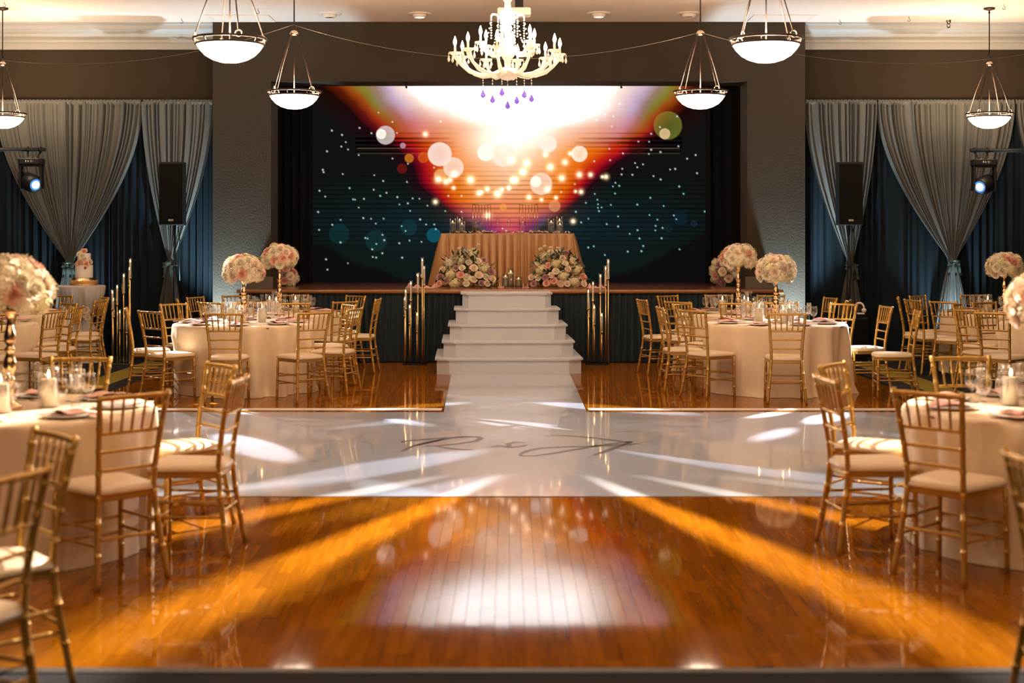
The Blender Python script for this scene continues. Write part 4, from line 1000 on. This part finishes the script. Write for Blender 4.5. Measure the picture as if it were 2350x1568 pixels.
# ------------------------------------------------------------------ loudspeakers
def speaker(px, side):
    Y = 19.72; X = (px - VX) * Y / F
    z0, z1 = CH - (517 - VY) * Y / F, CH - (373 - VY) * Y / F
    s = thing('subwoofer', 'black subwoofer box on the carpet under the %s loudspeaker' % side, 'speaker', (X + (.03 if side == 'right' else -.03), Y + .05, 0), 0, 'subwoofers')
    MB().rbox(-.21, .21, -.22, .2, .0, .60, .02).obj('cabinet', 'black_plastic', s); MB().rbox(-.19, .19, -.228, -.218, .03, .57, .004).obj('grille', 'grille', s)
    p = thing('speaker_pole', 'black pole carrying the %s loudspeaker above its subwoofer' % side, 'stand', (X + .012, Y, .60), 0, 'speaker poles')
    m = MB(); m.tube([(0, 0, 0), (0, 0, z0 - .60)], .018, 10); m.obj('tube', 'black_plastic', p)
    m = MB(); m.tube([(0, 0, 0), (0, 0, .72)], .026, 10); m.obj('sleeve', 'black_plastic', p)
    MB().rbox(-.04, .045, -.04, .04, .70, .76, .01).obj('clamp', 'black_plastic', p)
    MB().tube([(.045, -.01, z0 - .62), (.075, -.02, 1.05), (.06, -.02, .85), (.07, -.01, .5)], .007, 6).obj('cable', 'black_plastic', p)
    t = thing('loudspeaker', 'tall black loudspeaker on a pole in front of the %s drapes' % side, 'speaker', (X, Y, z0), 0, 'loudspeakers')
    h = z1 - z0
    m = MB(); m.prism([(-.165, -.17), (.165, -.17), (.165, .02), (.10, .17), (-.10, .17), (-.165, .02)], 0, h, .008); m.obj('cabinet', 'black_plastic', t)
    MB().rbox(-.158, .158, -.178, -.168, .012, h - .03, .004).obj('grille', 'grille', t)
    b = MB().box(-.032, .032, -.183, -.177, .055, .078).obj('badge', 'badge', t)
    m = MB()
    for k in range(4): m.box(-.002 + k * .008, .003 + k * .008, -.185, -.182, .060, .073)
    m.box(-.026, -.008, -.185, -.182, .064, .070); m.obj('badge_marks', 'black', b)
    return X, Y
speaker(399, 'left'); Xr, Yr = speaker(1946, 'right')
t = thing('headphones', 'beige headphones resting on the subwoofer beside the right loudspeaker pole', 'headphones', (Xr + .085, Yr - .14, .604))
MB().rbox(-.10, .12, -.02, .09, 0, .04, .01).obj('case', 'black_plastic', t)
m = MB(); m.tube([(.03 + .062 * cos(R(a)), -.03, .12 + .075 * sin(R(a))) for a in range(-20, 195, 15)], [.014] * 15, 8); m.obj('headband', 'porcelain', t)
m = MB(); m.tube([(.092, -.05, .095), (.092, -.01, .095)], .03, 12); m.obj('ear_cup', 'porcelain', t)
m = MB(); m.rbox(.0, .10, -.05, .0, .04, .062, .008); m.obj('ear_pad', 'porcelain', t)

# ------------------------------------------------------------------ pendants
def pendant_proto():
    t = thing('pendant_light', 'p', 'pendant light', (0, 0, 3.29), 0, 'bowl pendant lights')
    D = .29; top = CEIL - 3.29
    MB().lathe([(.001, top), (.075, top), (.07, top - .02), (.02, top - .035), (.001, top - .035)], 20).obj('canopy', 'bronze', t)
    m = MB(); m.tube([(0, 0, top - .03), (0, 0, .80)], .008, 8)
    m.obj('rod', 'bronze', t)
    m = MB(); m.ring((0, 0, .775), .026, .005, 16, 6, 'x'); m.ring((0, 0, .725), .026, .005, 16, 6, 'y'); m.ring((0, 0, top - .06), .016, .004, 14, 6, 'x'); m.obj('link', 'bronze', t)
    MB().lathe([(.001, .70), (.02, .70), (.045, .675), (.05, .655), (.03, .64), (.001, .635)], 16).obj('hub', 'nickel', t)
    for k in range(4):
        a = R(25 + 90 * k); ca, sa = cos(a), sin(a)
        r_ = MB().tube([(.045 * ca, .045 * sa, .65), (.12 * ca, .12 * sa, .48), (.19 * ca, .19 * sa, .32), (D * .97 * ca, D * .97 * sa, .055)], [.006, .0085, .006, .006], 6).obj('hanger_rod', 'bronze', t)
        m = MB(); m.ring((D * 1.0 * ca, D * 1.0 * sa, .03), .026, .005, 14, 6, 'y' if k % 2 else 'x'); m.obj('hook', 'nickel', r_)
    MB().tube([(0, 0, .64), (0, 0, -.04)], .006, 8).obj('stem', 'bronze', t)
    MB().ring((0, 0, .016), D * 1.02, .011, 48, 6).obj('upper_ring', 'bronze', t)
    MB().ring((0, 0, -.030), D * .95, .009, 48, 6).obj('lower_ring', 'bronze', t)
    for k in range(8):
        a = R(12 + 45 * k); MB().tube([(D * 1.02 * cos(a), D * 1.02 * sin(a), .012), (D * .955 * cos(a), D * .955 * sin(a), -.028)], .006, 6).obj('strut', 'bronze', t)
    P = [(D * .935, -.028), (D * .92, -.04), (D * .84, -.075), (D * .70, -.118), (D * .5, -.152), (D * .28, -.172), (.001, -.18)]
    Q = [(r_ * .975, z + .006) for r_, z in P[::-1]]
    MB().lathe(P + Q, 48).obj('bowl', 'bowl_glass', t)
    return t
pen0 = pendant_proto()
PEN = [(-2.29, 11.8, 'large bowl pendant light left of the chandelier, nearest to the camera'), (2.11, 11.8, 'large bowl pendant light right of the chandelier, nearest to the camera'),
       (-2.39, 16.0, 'bowl pendant light in front of the left stage pillar'), (2.13, 16.0, 'bowl pendant light in front of the right stage pillar'),
       (-6.62, 18.8, 'bowl pendant light at the left edge before the drapes'), (6.28, 18.8, 'bowl pendant light at the right edge before the drapes')]
PEN_ADDED = [(-2.3, 7.6, 'left, over the foreground'), (2.12, 7.6, 'right, over the foreground'), (-6.5, 11.8, 'outer left, over the side aisle'), (6.3, 11.8, 'outer right, over the side aisle'),
           (-2.3, 3.4, 'left, beside the camera'), (2.12, 3.4, 'right, beside the camera'), (-2.3, -.8, 'left, behind the camera'), (2.12, -.8, 'right, behind the camera')]
for i, (x, y, lab) in enumerate(PEN):
    o = pen0 if i == 0 else dup(pen0, (x, y, 3.29), .0)
    o.location = (x, y, 3.29); o.rotation_euler = (0, 0, (.0, .25, .45, .1, .6, .35)[i]); o['label'] = lab
for i, (x, y, w_) in enumerate(PEN_ADDED):  # unseen pendants added above and behind the camera to light the foreground
    o = dup(pen0, (x, y, 3.29), .3 * i, 'added unseen bowl pendant light, ' + w_)
for i, (x, y) in enumerate([p[:2] for p in PEN] + [p[:2] for p in PEN_ADDED]):
    light('pendant_bulb', 'POINT', (x, y, 3.33), PENDANT_W, WARM, .09)

# ------------------------------------------------------------------ chandelier
def chandelier():
    Y = 14.3; X = (1165 - VX) * Y / F; zr = 3.30
    t = thing('chandelier', 'large crystal chandelier with candle bulbs hanging over the dance floor', 'chandelier', (X, Y, zr))
    P = [(.001, -.06), (.05, -.05), (.11, -.01), (.12, .03), (.07, .05), (.03, .08), (.035, .14), (.06, .18), (.035, .22), (.03, .28), (.075, .31), (.08, .33), (.03, .35), (.03, .42), (.05, .46), (.03, .50), (.045, .55), (.075, .59), (.075, .62), (.035, .66), (.03, .72), (.06, .76), (.075, .80), (.06, .84), (.03, .87), (.02, CEIL - zr)]
    MB().lathe(P, 16).obj('column', 'crystal', t)
    MB().tube([(0, 0, .85), (0, 0, CEIL - zr)], .008, 6).obj('chain', 'nickel', t)
    MB().lathe([(.001, CEIL - zr), (.08, CEIL - zr), (.07, CEIL - zr - .03), (.01, CEIL - zr - .05)], 16).obj('canopy', 'nickel', t)
    def drop(m, p, l, r=.014): m.lathe([(.001, -l), (r * .8, -l * .82), (r, -l * .62), (r * .4, -l * .2), (.002, 0)], 8, p)
    def arm(a, pts, dish_r, bulb_h):
        ca, sa = cos(a), sin(a); q = [(r_ * ca, r_ * sa, z) for r_, z in pts]
        n = len(q); rd = [.020 + .005 * sin(i * 2.2) for i in range(n)]
        A = MB().tube(q, rd, 8).obj('arm', 'crystal', t); x, y, z = q[-1]
        MB().lathe([(.01, z - .02), (dish_r * .6, z - .012), (dish_r, z + .012), (dish_r * 1.02, z + .016), (dish_r * .55, z + .004), (.01, z + .002)], 16, (x, y, 0), wob=lambda a_, j, r_, zz: .10 * r_ * sin(8 * a_) if r_ > .03 else 0).obj('drip_dish', 'crystal', A)
        MB().tube([(x, y, z), (x, y, z + bulb_h)], .011, 8).obj('candle_sleeve', 'petal_cream', A)
        b = z + bulb_h; MB().lathe([(.008, b), (.014, b + .012), (.0175, b + .03), (.014, b + .052), (.006, b + .075), (.001, b + .09)], 10, (x, y, 0)).obj('bulb', 'bulb', A)
        m = MB()
        for k in range(5):
            th = 2 * pi * k / 5 + a; m.ball((x + dish_r * cos(th), y + dish_r * sin(th), z), .008, 6, 4); drop(m, (x + dish_r * cos(th), y + dish_r * sin(th), z - .008), .052 if k % 2 else .075, .013)
        m.obj('crystal_drops', 'crystal', A)
    for k in range(10):
        arm(2 * pi * k / 10 + .12, [(.06, .05), (.10, .02), (.18, -.005), (.28, -.005), (.38, .03), (.46, .09), (.51, .16), (.525, .20)], .062, .085)
    for k in range(6):
        arm(2 * pi * k / 6 + .35, [(.05, .26), (.12, .20), (.20, .20), (.26, .25), (.285, .30)], .055, .085)
    for k in range(6):
        a = 2 * pi * k / 6 + .1; ca, sa = cos(a), sin(a)
        A = MB().tube([(r_ * ca, r_ * sa, z) for r_, z in ((.04, .50), (.07, .56), (.11, .595), (.15, .60), (.165, .58))], .011, 6).obj('crown_arm', 'crystal', t)
        m = MB()
        for j in range(9): m.ball((.165 * ca, .165 * sa, .57 - j * .026), .009, 6, 4)
        m.obj('bead_strand', 'crystal', A)
        m = MB()
        for j in range(12): u = j / 11; m.ball(((.165 + .10 * u) * cos(a + .12 * u), (.165 + .10 * u) * sin(a + .12 * u), .56 - .26 * u - .10 * sin(pi * u)), .008, 6, 4)
        m.obj('bead_swag', 'crystal', A)
    for i, (px, py) in enumerate(((1109, 218), (1130, 225), (1152, 215), (1165, 241), (1186, 226), (1203, 218), (1220, 223))):
        x = (px - VX) * Y / F - X; z = CH - (py - VY) * Y / F - zr; y = (-.12, .1, -.18, -.02, .15, -.1, .08)[i]; m = MB()
        z1 = -.02; n_ = 6
        for j in range(n_): m.ball((x, y, z1 - (z1 - z - .03) * j / n_), .0075, 6, 4)
        m.tube([(x, y, z1 + .03), (x, y, z + .02)], .0012, 4)
        S = m.obj('crystal_strand', 'crystal', t); m = MB(); drop(m, (x, y, z + .04), .085, .026); m.obj('teardrop', 'purple_crystal', S)
    light('chandelier_glow', 'POINT', (X, Y, zr + .42), 60, (1, .78, .52), .25)
chandelier()
# projector behind it
t = thing('ceiling_projector', 'white projector on a black ceiling pole behind the chandelier', 'projector', ((1180 - VX) * 17.2 / F, 17.2, 4.335))
MB().rbox(-.20, .20, -.13, .13, .0, .085, .02).obj('body', 'white_plastic', t); MB().tube([(-.08, -.13, .04), (-.08, -.15, .04)], .035, 14).obj('lens', 'black_plastic', t)
MB().box(.01, .11, -.03, .05, .085, CEIL - 4.335).obj('mount_pole', 'black_plastic', t)

# ------------------------------------------------------------------ ceiling fittings
for i, (px, py) in enumerate(((757, 31), (963, 31), (1374, 30), (1581, 30))):
    Y = (CEIL - CH) * F / (VY - py); X = (px - VX) * Y / F; lit = i in (1, 2)
    t = thing('recessed_light', ['unlit recessed ceiling light, leftmost in the row above the stage', 'lit recessed ceiling light left of the chandelier', 'lit recessed ceiling light right of the chandelier', 'unlit recessed ceiling light, rightmost in the row above the stage'][i], 'ceiling light', (X, Y, CEIL), 0, 'recessed lights above the stage')
    MB().lathe([(.16, .0), (.158, -.012), (.11, -.018), (.10, -.008), (.10, .0)], 28).obj('trim_ring', 'vent', t)
    MB().lathe([(.098, -.008), (.09, -.035), (.075, -.055), (.068, -.058), (.066, -.05)], 24).obj('gimbal', 'vent', t)
    MB().lathe([(.066, -.05), (.03, -.053), (.001, -.054)], 20).obj('lens', 'down_lens' if lit else 'bronze', t)
    if lit:
        l = light('downlight', 'SPOT', (X, Y, CEIL - .07), 60, WARM, .06, angle=R(80), blend=.8)
for px, s in ((552, 'left'), (1794, 'right')):
    Y = 19.65; X = (px - VX) * Y / F
    t = thing('ceiling_vent', 'white louvred ceiling vent above the %s stage pillar' % s, 'vent', (X, Y, CEIL), 0, 'ceiling vents')
    m = MB(); m.box(-.43, .43, -.30, -.26, -.012, 0); m.box(-.43, .43, .26, .30, -.012, 0); m.box(-.43, -.39, -.26, .26, -.012, 0); m.box(.39, .43, -.26, .26, -.012, 0); m.obj('frame', 'ceiling', t)
    for k in range(9):
        y = -.24 + k * .06; m = MB(); m.add([(-.39, y, -.002), (.39, y, -.002), (.39, y + .04, -.012), (-.39, y + .04, -.012), (-.39, y, 0), (.39, y, 0), (.39, y + .04, -.01), (-.39, y + .04, -.01)], [(3, 2, 1, 0), (4, 5, 6, 7), (0, 1, 5, 4), (2, 3, 7, 6), (0, 4, 7, 3), (1, 2, 6, 5)], False); m.obj('slat', 'vent', t)
for px, py, lab in ((417, 46, 'small wire hook in the ceiling left of the left vent'), (2086, 38, 'small wire hook in the ceiling at right, left of the sprinkler'), (10, 4, 'small wire hook in the ceiling at the left edge'), (2304, 10, 'small wire ring in the ceiling beside the right pendant canopy'), (592, 20, 'small wire hook in the ceiling behind the left front pendant'), (1928, 45, 'small wire hook in the ceiling nearest the right vent')):
    Y = min(19.95, (CEIL - CH) * F / (VY - py)) if py < 46 else 19.7; X = (px - VX) * Y / F
    m = MB(); m.tube([(0, 0, 0), (0, 0, -.03)] + [(.018 * sin(R(a)), 0, -.048 + .018 * cos(R(a))) for a in range(0, 271, 30)], .0035, 5)
    tag(m.obj('ceiling_hook', 'bronze', None, loc=(X, Y, CEIL)), lab, 'hook', 'ceiling hooks')
Y = 19.85; t = thing('sprinkler_head', 'metal fire sprinkler head below the ceiling at right', 'sprinkler', ((2177 - VX) * Y / F, Y, CEIL))
MB().lathe([(.035, 0), (.03, -.03), (.018, -.05), (.001, -.05)], 14).obj('cup', 'nickel', t)
m = MB(); m.ring((0, 0, -.075), .022, .005, 14, 6, 'y'); m.lathe([(.001, -.10), (.024, -.10), (.02, -.106), (.001, -.106)], 12); m.obj('frame', 'bronze', t)
for px, s in ((932, 'left'), (1425, 'right')):
    tag(MB().tube([(0, 0, .03), (0, -.005, -.03), (.006, -.012, -.07)], .014, 8).obj('clamp', 'black_plastic', None, loc=at(px, 191, Y_PROS + .1)), 'small black clamp under the stage opening lintel, %s of the chandelier' % s, 'clamp', 'lintel clamps')
def wire(pts, lab):
    P = []
    (x0, z0), (xm, zm), (x1, z1) = pts
    tag(MB().tube([(p[0], p[1], p[2]) for p in lab[1]], .0028, 5).obj('sagging_wire', 'wire'), lab[0], 'wire', 'wires strung between the pendants')
def wire_px(ps, Y0, Y1, lab):
    (xa, ya), (xm, ym), (xb, yb) = ps; P = []
    for i in range(21):
        t_ = i / 20; px = (1 - t_) * xa + t_ * xb; u = (px - xa) / (xb - xa); um = (xm - xa) / (xb - xa)
        py = ya * (u - um) * (u - 1) / ((0 - um) * (0 - 1)) + ym * u * (u - 1) / (um * (um - 1)) + yb * u * (u - um) / (1 * (1 - um))
        P.append(at(px, py, Y0 + (Y1 - Y0) * t_))
    tag(MB().tube(P, .0017, 5).obj('sagging_wire', 'wire'), lab, 'wire', 'wires strung between the pendants')
wire_px([(-40, 133), (170, 147), (672, 57)], 18.0, 16.0, 'thin sagging wire from the left wall to the left rear pendant')
wire_px([(672, 57), (1100, 134), (1606, 74)], 16.0, 16.0, 'thin sagging wire strung between the two rear pendants behind the chandelier')
wire_px([(1606, 74), (2095, 146), (2390, 118)], 16.0, 18.0, 'thin sagging wire from the right rear pendant to the right wall')

# ------------------------------------------------------------------ moving heads
def gobo(l, scale, thr, seed, warm=(1, 1, 1)):
    l.data.use_nodes = True; nt = l.data.node_tree; em = nt.nodes['Emission']
    tc = nt.nodes.new('ShaderNodeTexCoord'); sp = nt.nodes.new('ShaderNodeSeparateXYZ'); nt.links.new(tc.outputs['Normal'], sp.inputs[0])
    dv = []
    for ax in ('X', 'Y'):
        d = nt.nodes.new('ShaderNodeMath'); d.operation = 'DIVIDE'; nt.links.new(sp.outputs[ax], d.inputs[0]); nt.links.new(sp.outputs['Z'], d.inputs[1]); dv.append(d)
    cb = nt.nodes.new('ShaderNodeCombineXYZ'); nt.links.new(dv[0].outputs[0], cb.inputs[0]); nt.links.new(dv[1].outputs[0], cb.inputs[1]); cb.inputs[2].default_value = seed
    vo = nt.nodes.new('ShaderNodeTexVoronoi'); vo.inputs['Scale'].default_value = scale; vo.inputs['Randomness'].default_value = .8; nt.links.new(cb.outputs[0], vo.inputs['Vector'])
    mr = nt.nodes.new('ShaderNodeMapRange'); mr.inputs['From Min'].default_value = thr + .05; mr.inputs['From Max'].default_value = thr - .03; mr.inputs['To Min'].default_value = .06; mr.inputs['To Max'].default_value = 1
    nt.links.new(vo.outputs['Distance'], mr.inputs['Value']); nt.links.new(mr.outputs[0], em.inputs['Strength'])
def moving_head(px, py_bar, py_lens, sx, side, target):
    Y = 19.3; X = (px - VX) * Y / F; zb = CH - (py_bar - VY) * Y / F; zl = CH - (py_lens - VY) * Y / F
    s = thing('lighting_stand', 'black horizontal lighting bar on a stand at the %s edge' % side, 'stand', (X + sx * 1.0, Y + .12, 0), 0, 'lighting stands')
    MB().tube([(-sx * 1.0 - sx * .15 + sx * .0, 0, zb), (sx * .9, 0, zb)], .026, 10).obj('crossbar', 'black_plastic', s)
    MB().tube([(0, 0, 0.02), (0, 0, zb)], .025, 10).obj('pole', 'black_plastic', s)
    for k in range(3):
        a = R(90 + 120 * k); MB().tube([(0, 0, .35), (.35 * cos(a), .35 * sin(a), .015)], .014, 8).obj('leg', 'black_plastic', s)
    t = thing('moving_head_light', 'black moving head spotlight hanging lit from the %s bar' % side, 'stage light', (X, Y, zb), 0, 'moving head lights')
    for dx in (-.085, .085):
        m = MB(); m.ring((dx, .12, 0), .034, .010, 16, 6, 'x'); m.tube([(dx, .12, -.03), (dx * .8, .06, -.09), (dx * .7, .02, -.13)], .014, 8); m.obj('clamp', 'black_plastic', t)
    b = MB().prism([(-.16, -.06), (-.13, -.10), (.13, -.10), (.16, -.06), (.16, .08), (.13, .12), (-.13, .12), (-.16, .08)], -.21, -.13, .008).obj('base', 'black_plastic', t)
    m = MB()
    m.box(-.045, -.035, -.104, -.098, -.18, -.155); m.box(-.02, .0, -.104, -.098, -.172, -.166); m.box(-.013, -.007, -.104, -.098, -.18, -.158); m.ring((.03, -.101, -.169), .011, .002, 12, 4, 'y'); m.box(.055, .06, -.104, -.098, -.172, -.166)
    m.obj('control_panel', 'badge', b)
    for dx in (-.04, .06): MB().box(dx - .012, dx + .012, -.02, .01, -.13, -.118).obj('connector', 'gold_paint', b)
    for s_ in (-1, 1): MB().rbox(min(s_ * .125, s_ * .155), max(s_ * .125, s_ * .155), -.06, .06, zl - zb - .05, -.205, .01).obj('yoke_arm', 'black_plastic', t)
    MB().rbox(-.155, .155, -.06, .06, -.235, -.205, .01).obj('yoke_bridge', 'black_plastic', t)
    # head tilted towards the dance floor
    from mathutils import Vector as V
    lens = V((X, Y - .13, zl)); d = (V(target) - lens).normalized(); q = d.to_track_quat('-Z', 'Y').to_euler()
    h = MB().lathe([(.001, .20), (.07, .20), (.115, .16), (.124, .06), (.124, -.06), (.105, -.10), (.085, -.135), (.080, -.135), (.078, -.12)], 24).obj('head', 'black_plastic', t, loc=(0, 0, zl - zb + .03), rot=q)
    MB().lathe([(.079, -.128), (.06, -.132), (.052, -.133)], 24).obj('lens_ring', 'dark_blue_lens', h)
    MB().lathe([(.052, -.133), (.03, -.136), (.001, -.137)], 20).obj('lens', 'spot_lens', h)
    p = V((X, Y, zl + .03)) + d * .2
    l = light('moving_head_beam', 'SPOT', p, HEAD_W, (.93, .95, 1.0), .02, angle=R(34), blend=.35); aim(l, target); gobo(l, 12, .30, 1.3 if sx < 0 else 4.1)
    return l
moving_head(72, 342, 425, -1, 'left', (.5, 11.9, 0)); moving_head(2258, 344, 430, 1, 'right', (-.4, 11.9, 0))

# ------------------------------------------------------------------ uplights along the drapes and pillars
for i, (x, y, tx_, lab) in enumerate(((-4.05, 19.62, -4.05, 'beside the left stage pillar'), (3.92, 19.62, 3.92, 'beside the right stage pillar'), (-6.1, 19.95, -6.1, 'behind the cake table'), (6.14, 19.92, 6.14, 'behind the right back table'))):
    t = thing('uplight', 'small black floor uplight ' + lab, 'stage light', (x, y, 0), 0, 'floor uplights')
    MB().lathe([(.001, .0), (.05, 0), (.055, .01), (.055, .09), (.045, .09), (.04, .075), (.001, .07)], 16).obj('can', 'black_plastic', t)
    MB().lathe([(.041, .078), (.001, .079)], 14).obj('lens', 'led_blue', t)
    l = light('uplight_beam', 'SPOT', (x, y, .10), UP_W * (2.6 if i < 2 else .8), COOL, .04, angle=R(75), blend=.9); aim(l, (tx_, y + .42, 2.4))

# ------------------------------------------------------------------ overhead pattern light above the dance floor (out of view)
l = light('overhead_pattern', 'SPOT', (.25, 11.0, CEIL - .15), 5500, (1.0, .88, .72), .02, angle=R(150), blend=.2)
l.data.use_nodes = True; nt = l.data.node_tree; em = nt.nodes['Emission']
tc = nt.nodes.new('ShaderNodeTexCoord'); sp = nt.nodes.new('ShaderNodeSeparateXYZ'); nt.links.new(tc.outputs['Normal'], sp.inputs[0])
ng = nt.nodes.new('ShaderNodeMath'); ng.operation = 'MULTIPLY'; ng.inputs[1].default_value = -1; nt.links.new(sp.outputs['Y'], ng.inputs[0])
an = nt.nodes.new('ShaderNodeMath'); an.operation = 'ARCTAN2'; nt.links.new(sp.outputs['X'], an.inputs[0]); nt.links.new(ng.outputs[0], an.inputs[1])
mr = nt.nodes.new('ShaderNodeMapRange'); mr.inputs['From Min'].default_value = -R(80); mr.inputs['From Max'].default_value = R(80); nt.links.new(an.outputs[0], mr.inputs['Value'])
cr = nt.nodes.new('ShaderNodeValToRGB'); e = cr.color_ramp.elements
bands = [(-56, 4, .5), (-38, 4, .8), (-20, 3.6, .9), (18, 3.6, 1.), (36, 3.6, .7), (53, 4, .4)]
stops = [(0, 0)]
for c_, w_, a_ in bands: stops += [(c_ - w_, 0), (c_ - w_ * .35, a_), (c_ + w_ * .35, a_), (c_ + w_, 0)]
e[0].position = 0; e[0].color = (0, 0, 0, 1); e[1].position = 1; e[1].color = (0, 0, 0, 1)
for c_, a_ in stops[1:]:
    k_ = e.new((c_ + 80) / 160); k_.color = (a_, a_, a_, 1)
nt.links.new(mr.outputs[0], cr.inputs[0])
dv = nt.nodes.new('ShaderNodeMath'); dv.operation = 'DIVIDE'; nt.links.new(sp.outputs['Y'], dv.inputs[0]); nt.links.new(sp.outputs['Z'], dv.inputs[1])
m2 = nt.nodes.new('ShaderNodeMapRange'); m2.inputs['From Min'].default_value = .18; m2.inputs['From Max'].default_value = .55; nt.links.new(dv.outputs[0], m2.inputs['Value'])
ml = nt.nodes.new('ShaderNodeMath'); ml.operation = 'MULTIPLY'; nt.links.new(cr.outputs[0], ml.inputs[0]); nt.links.new(m2.outputs[0], ml.inputs[1]); nt.links.new(ml.outputs[0], em.inputs['Strength'])
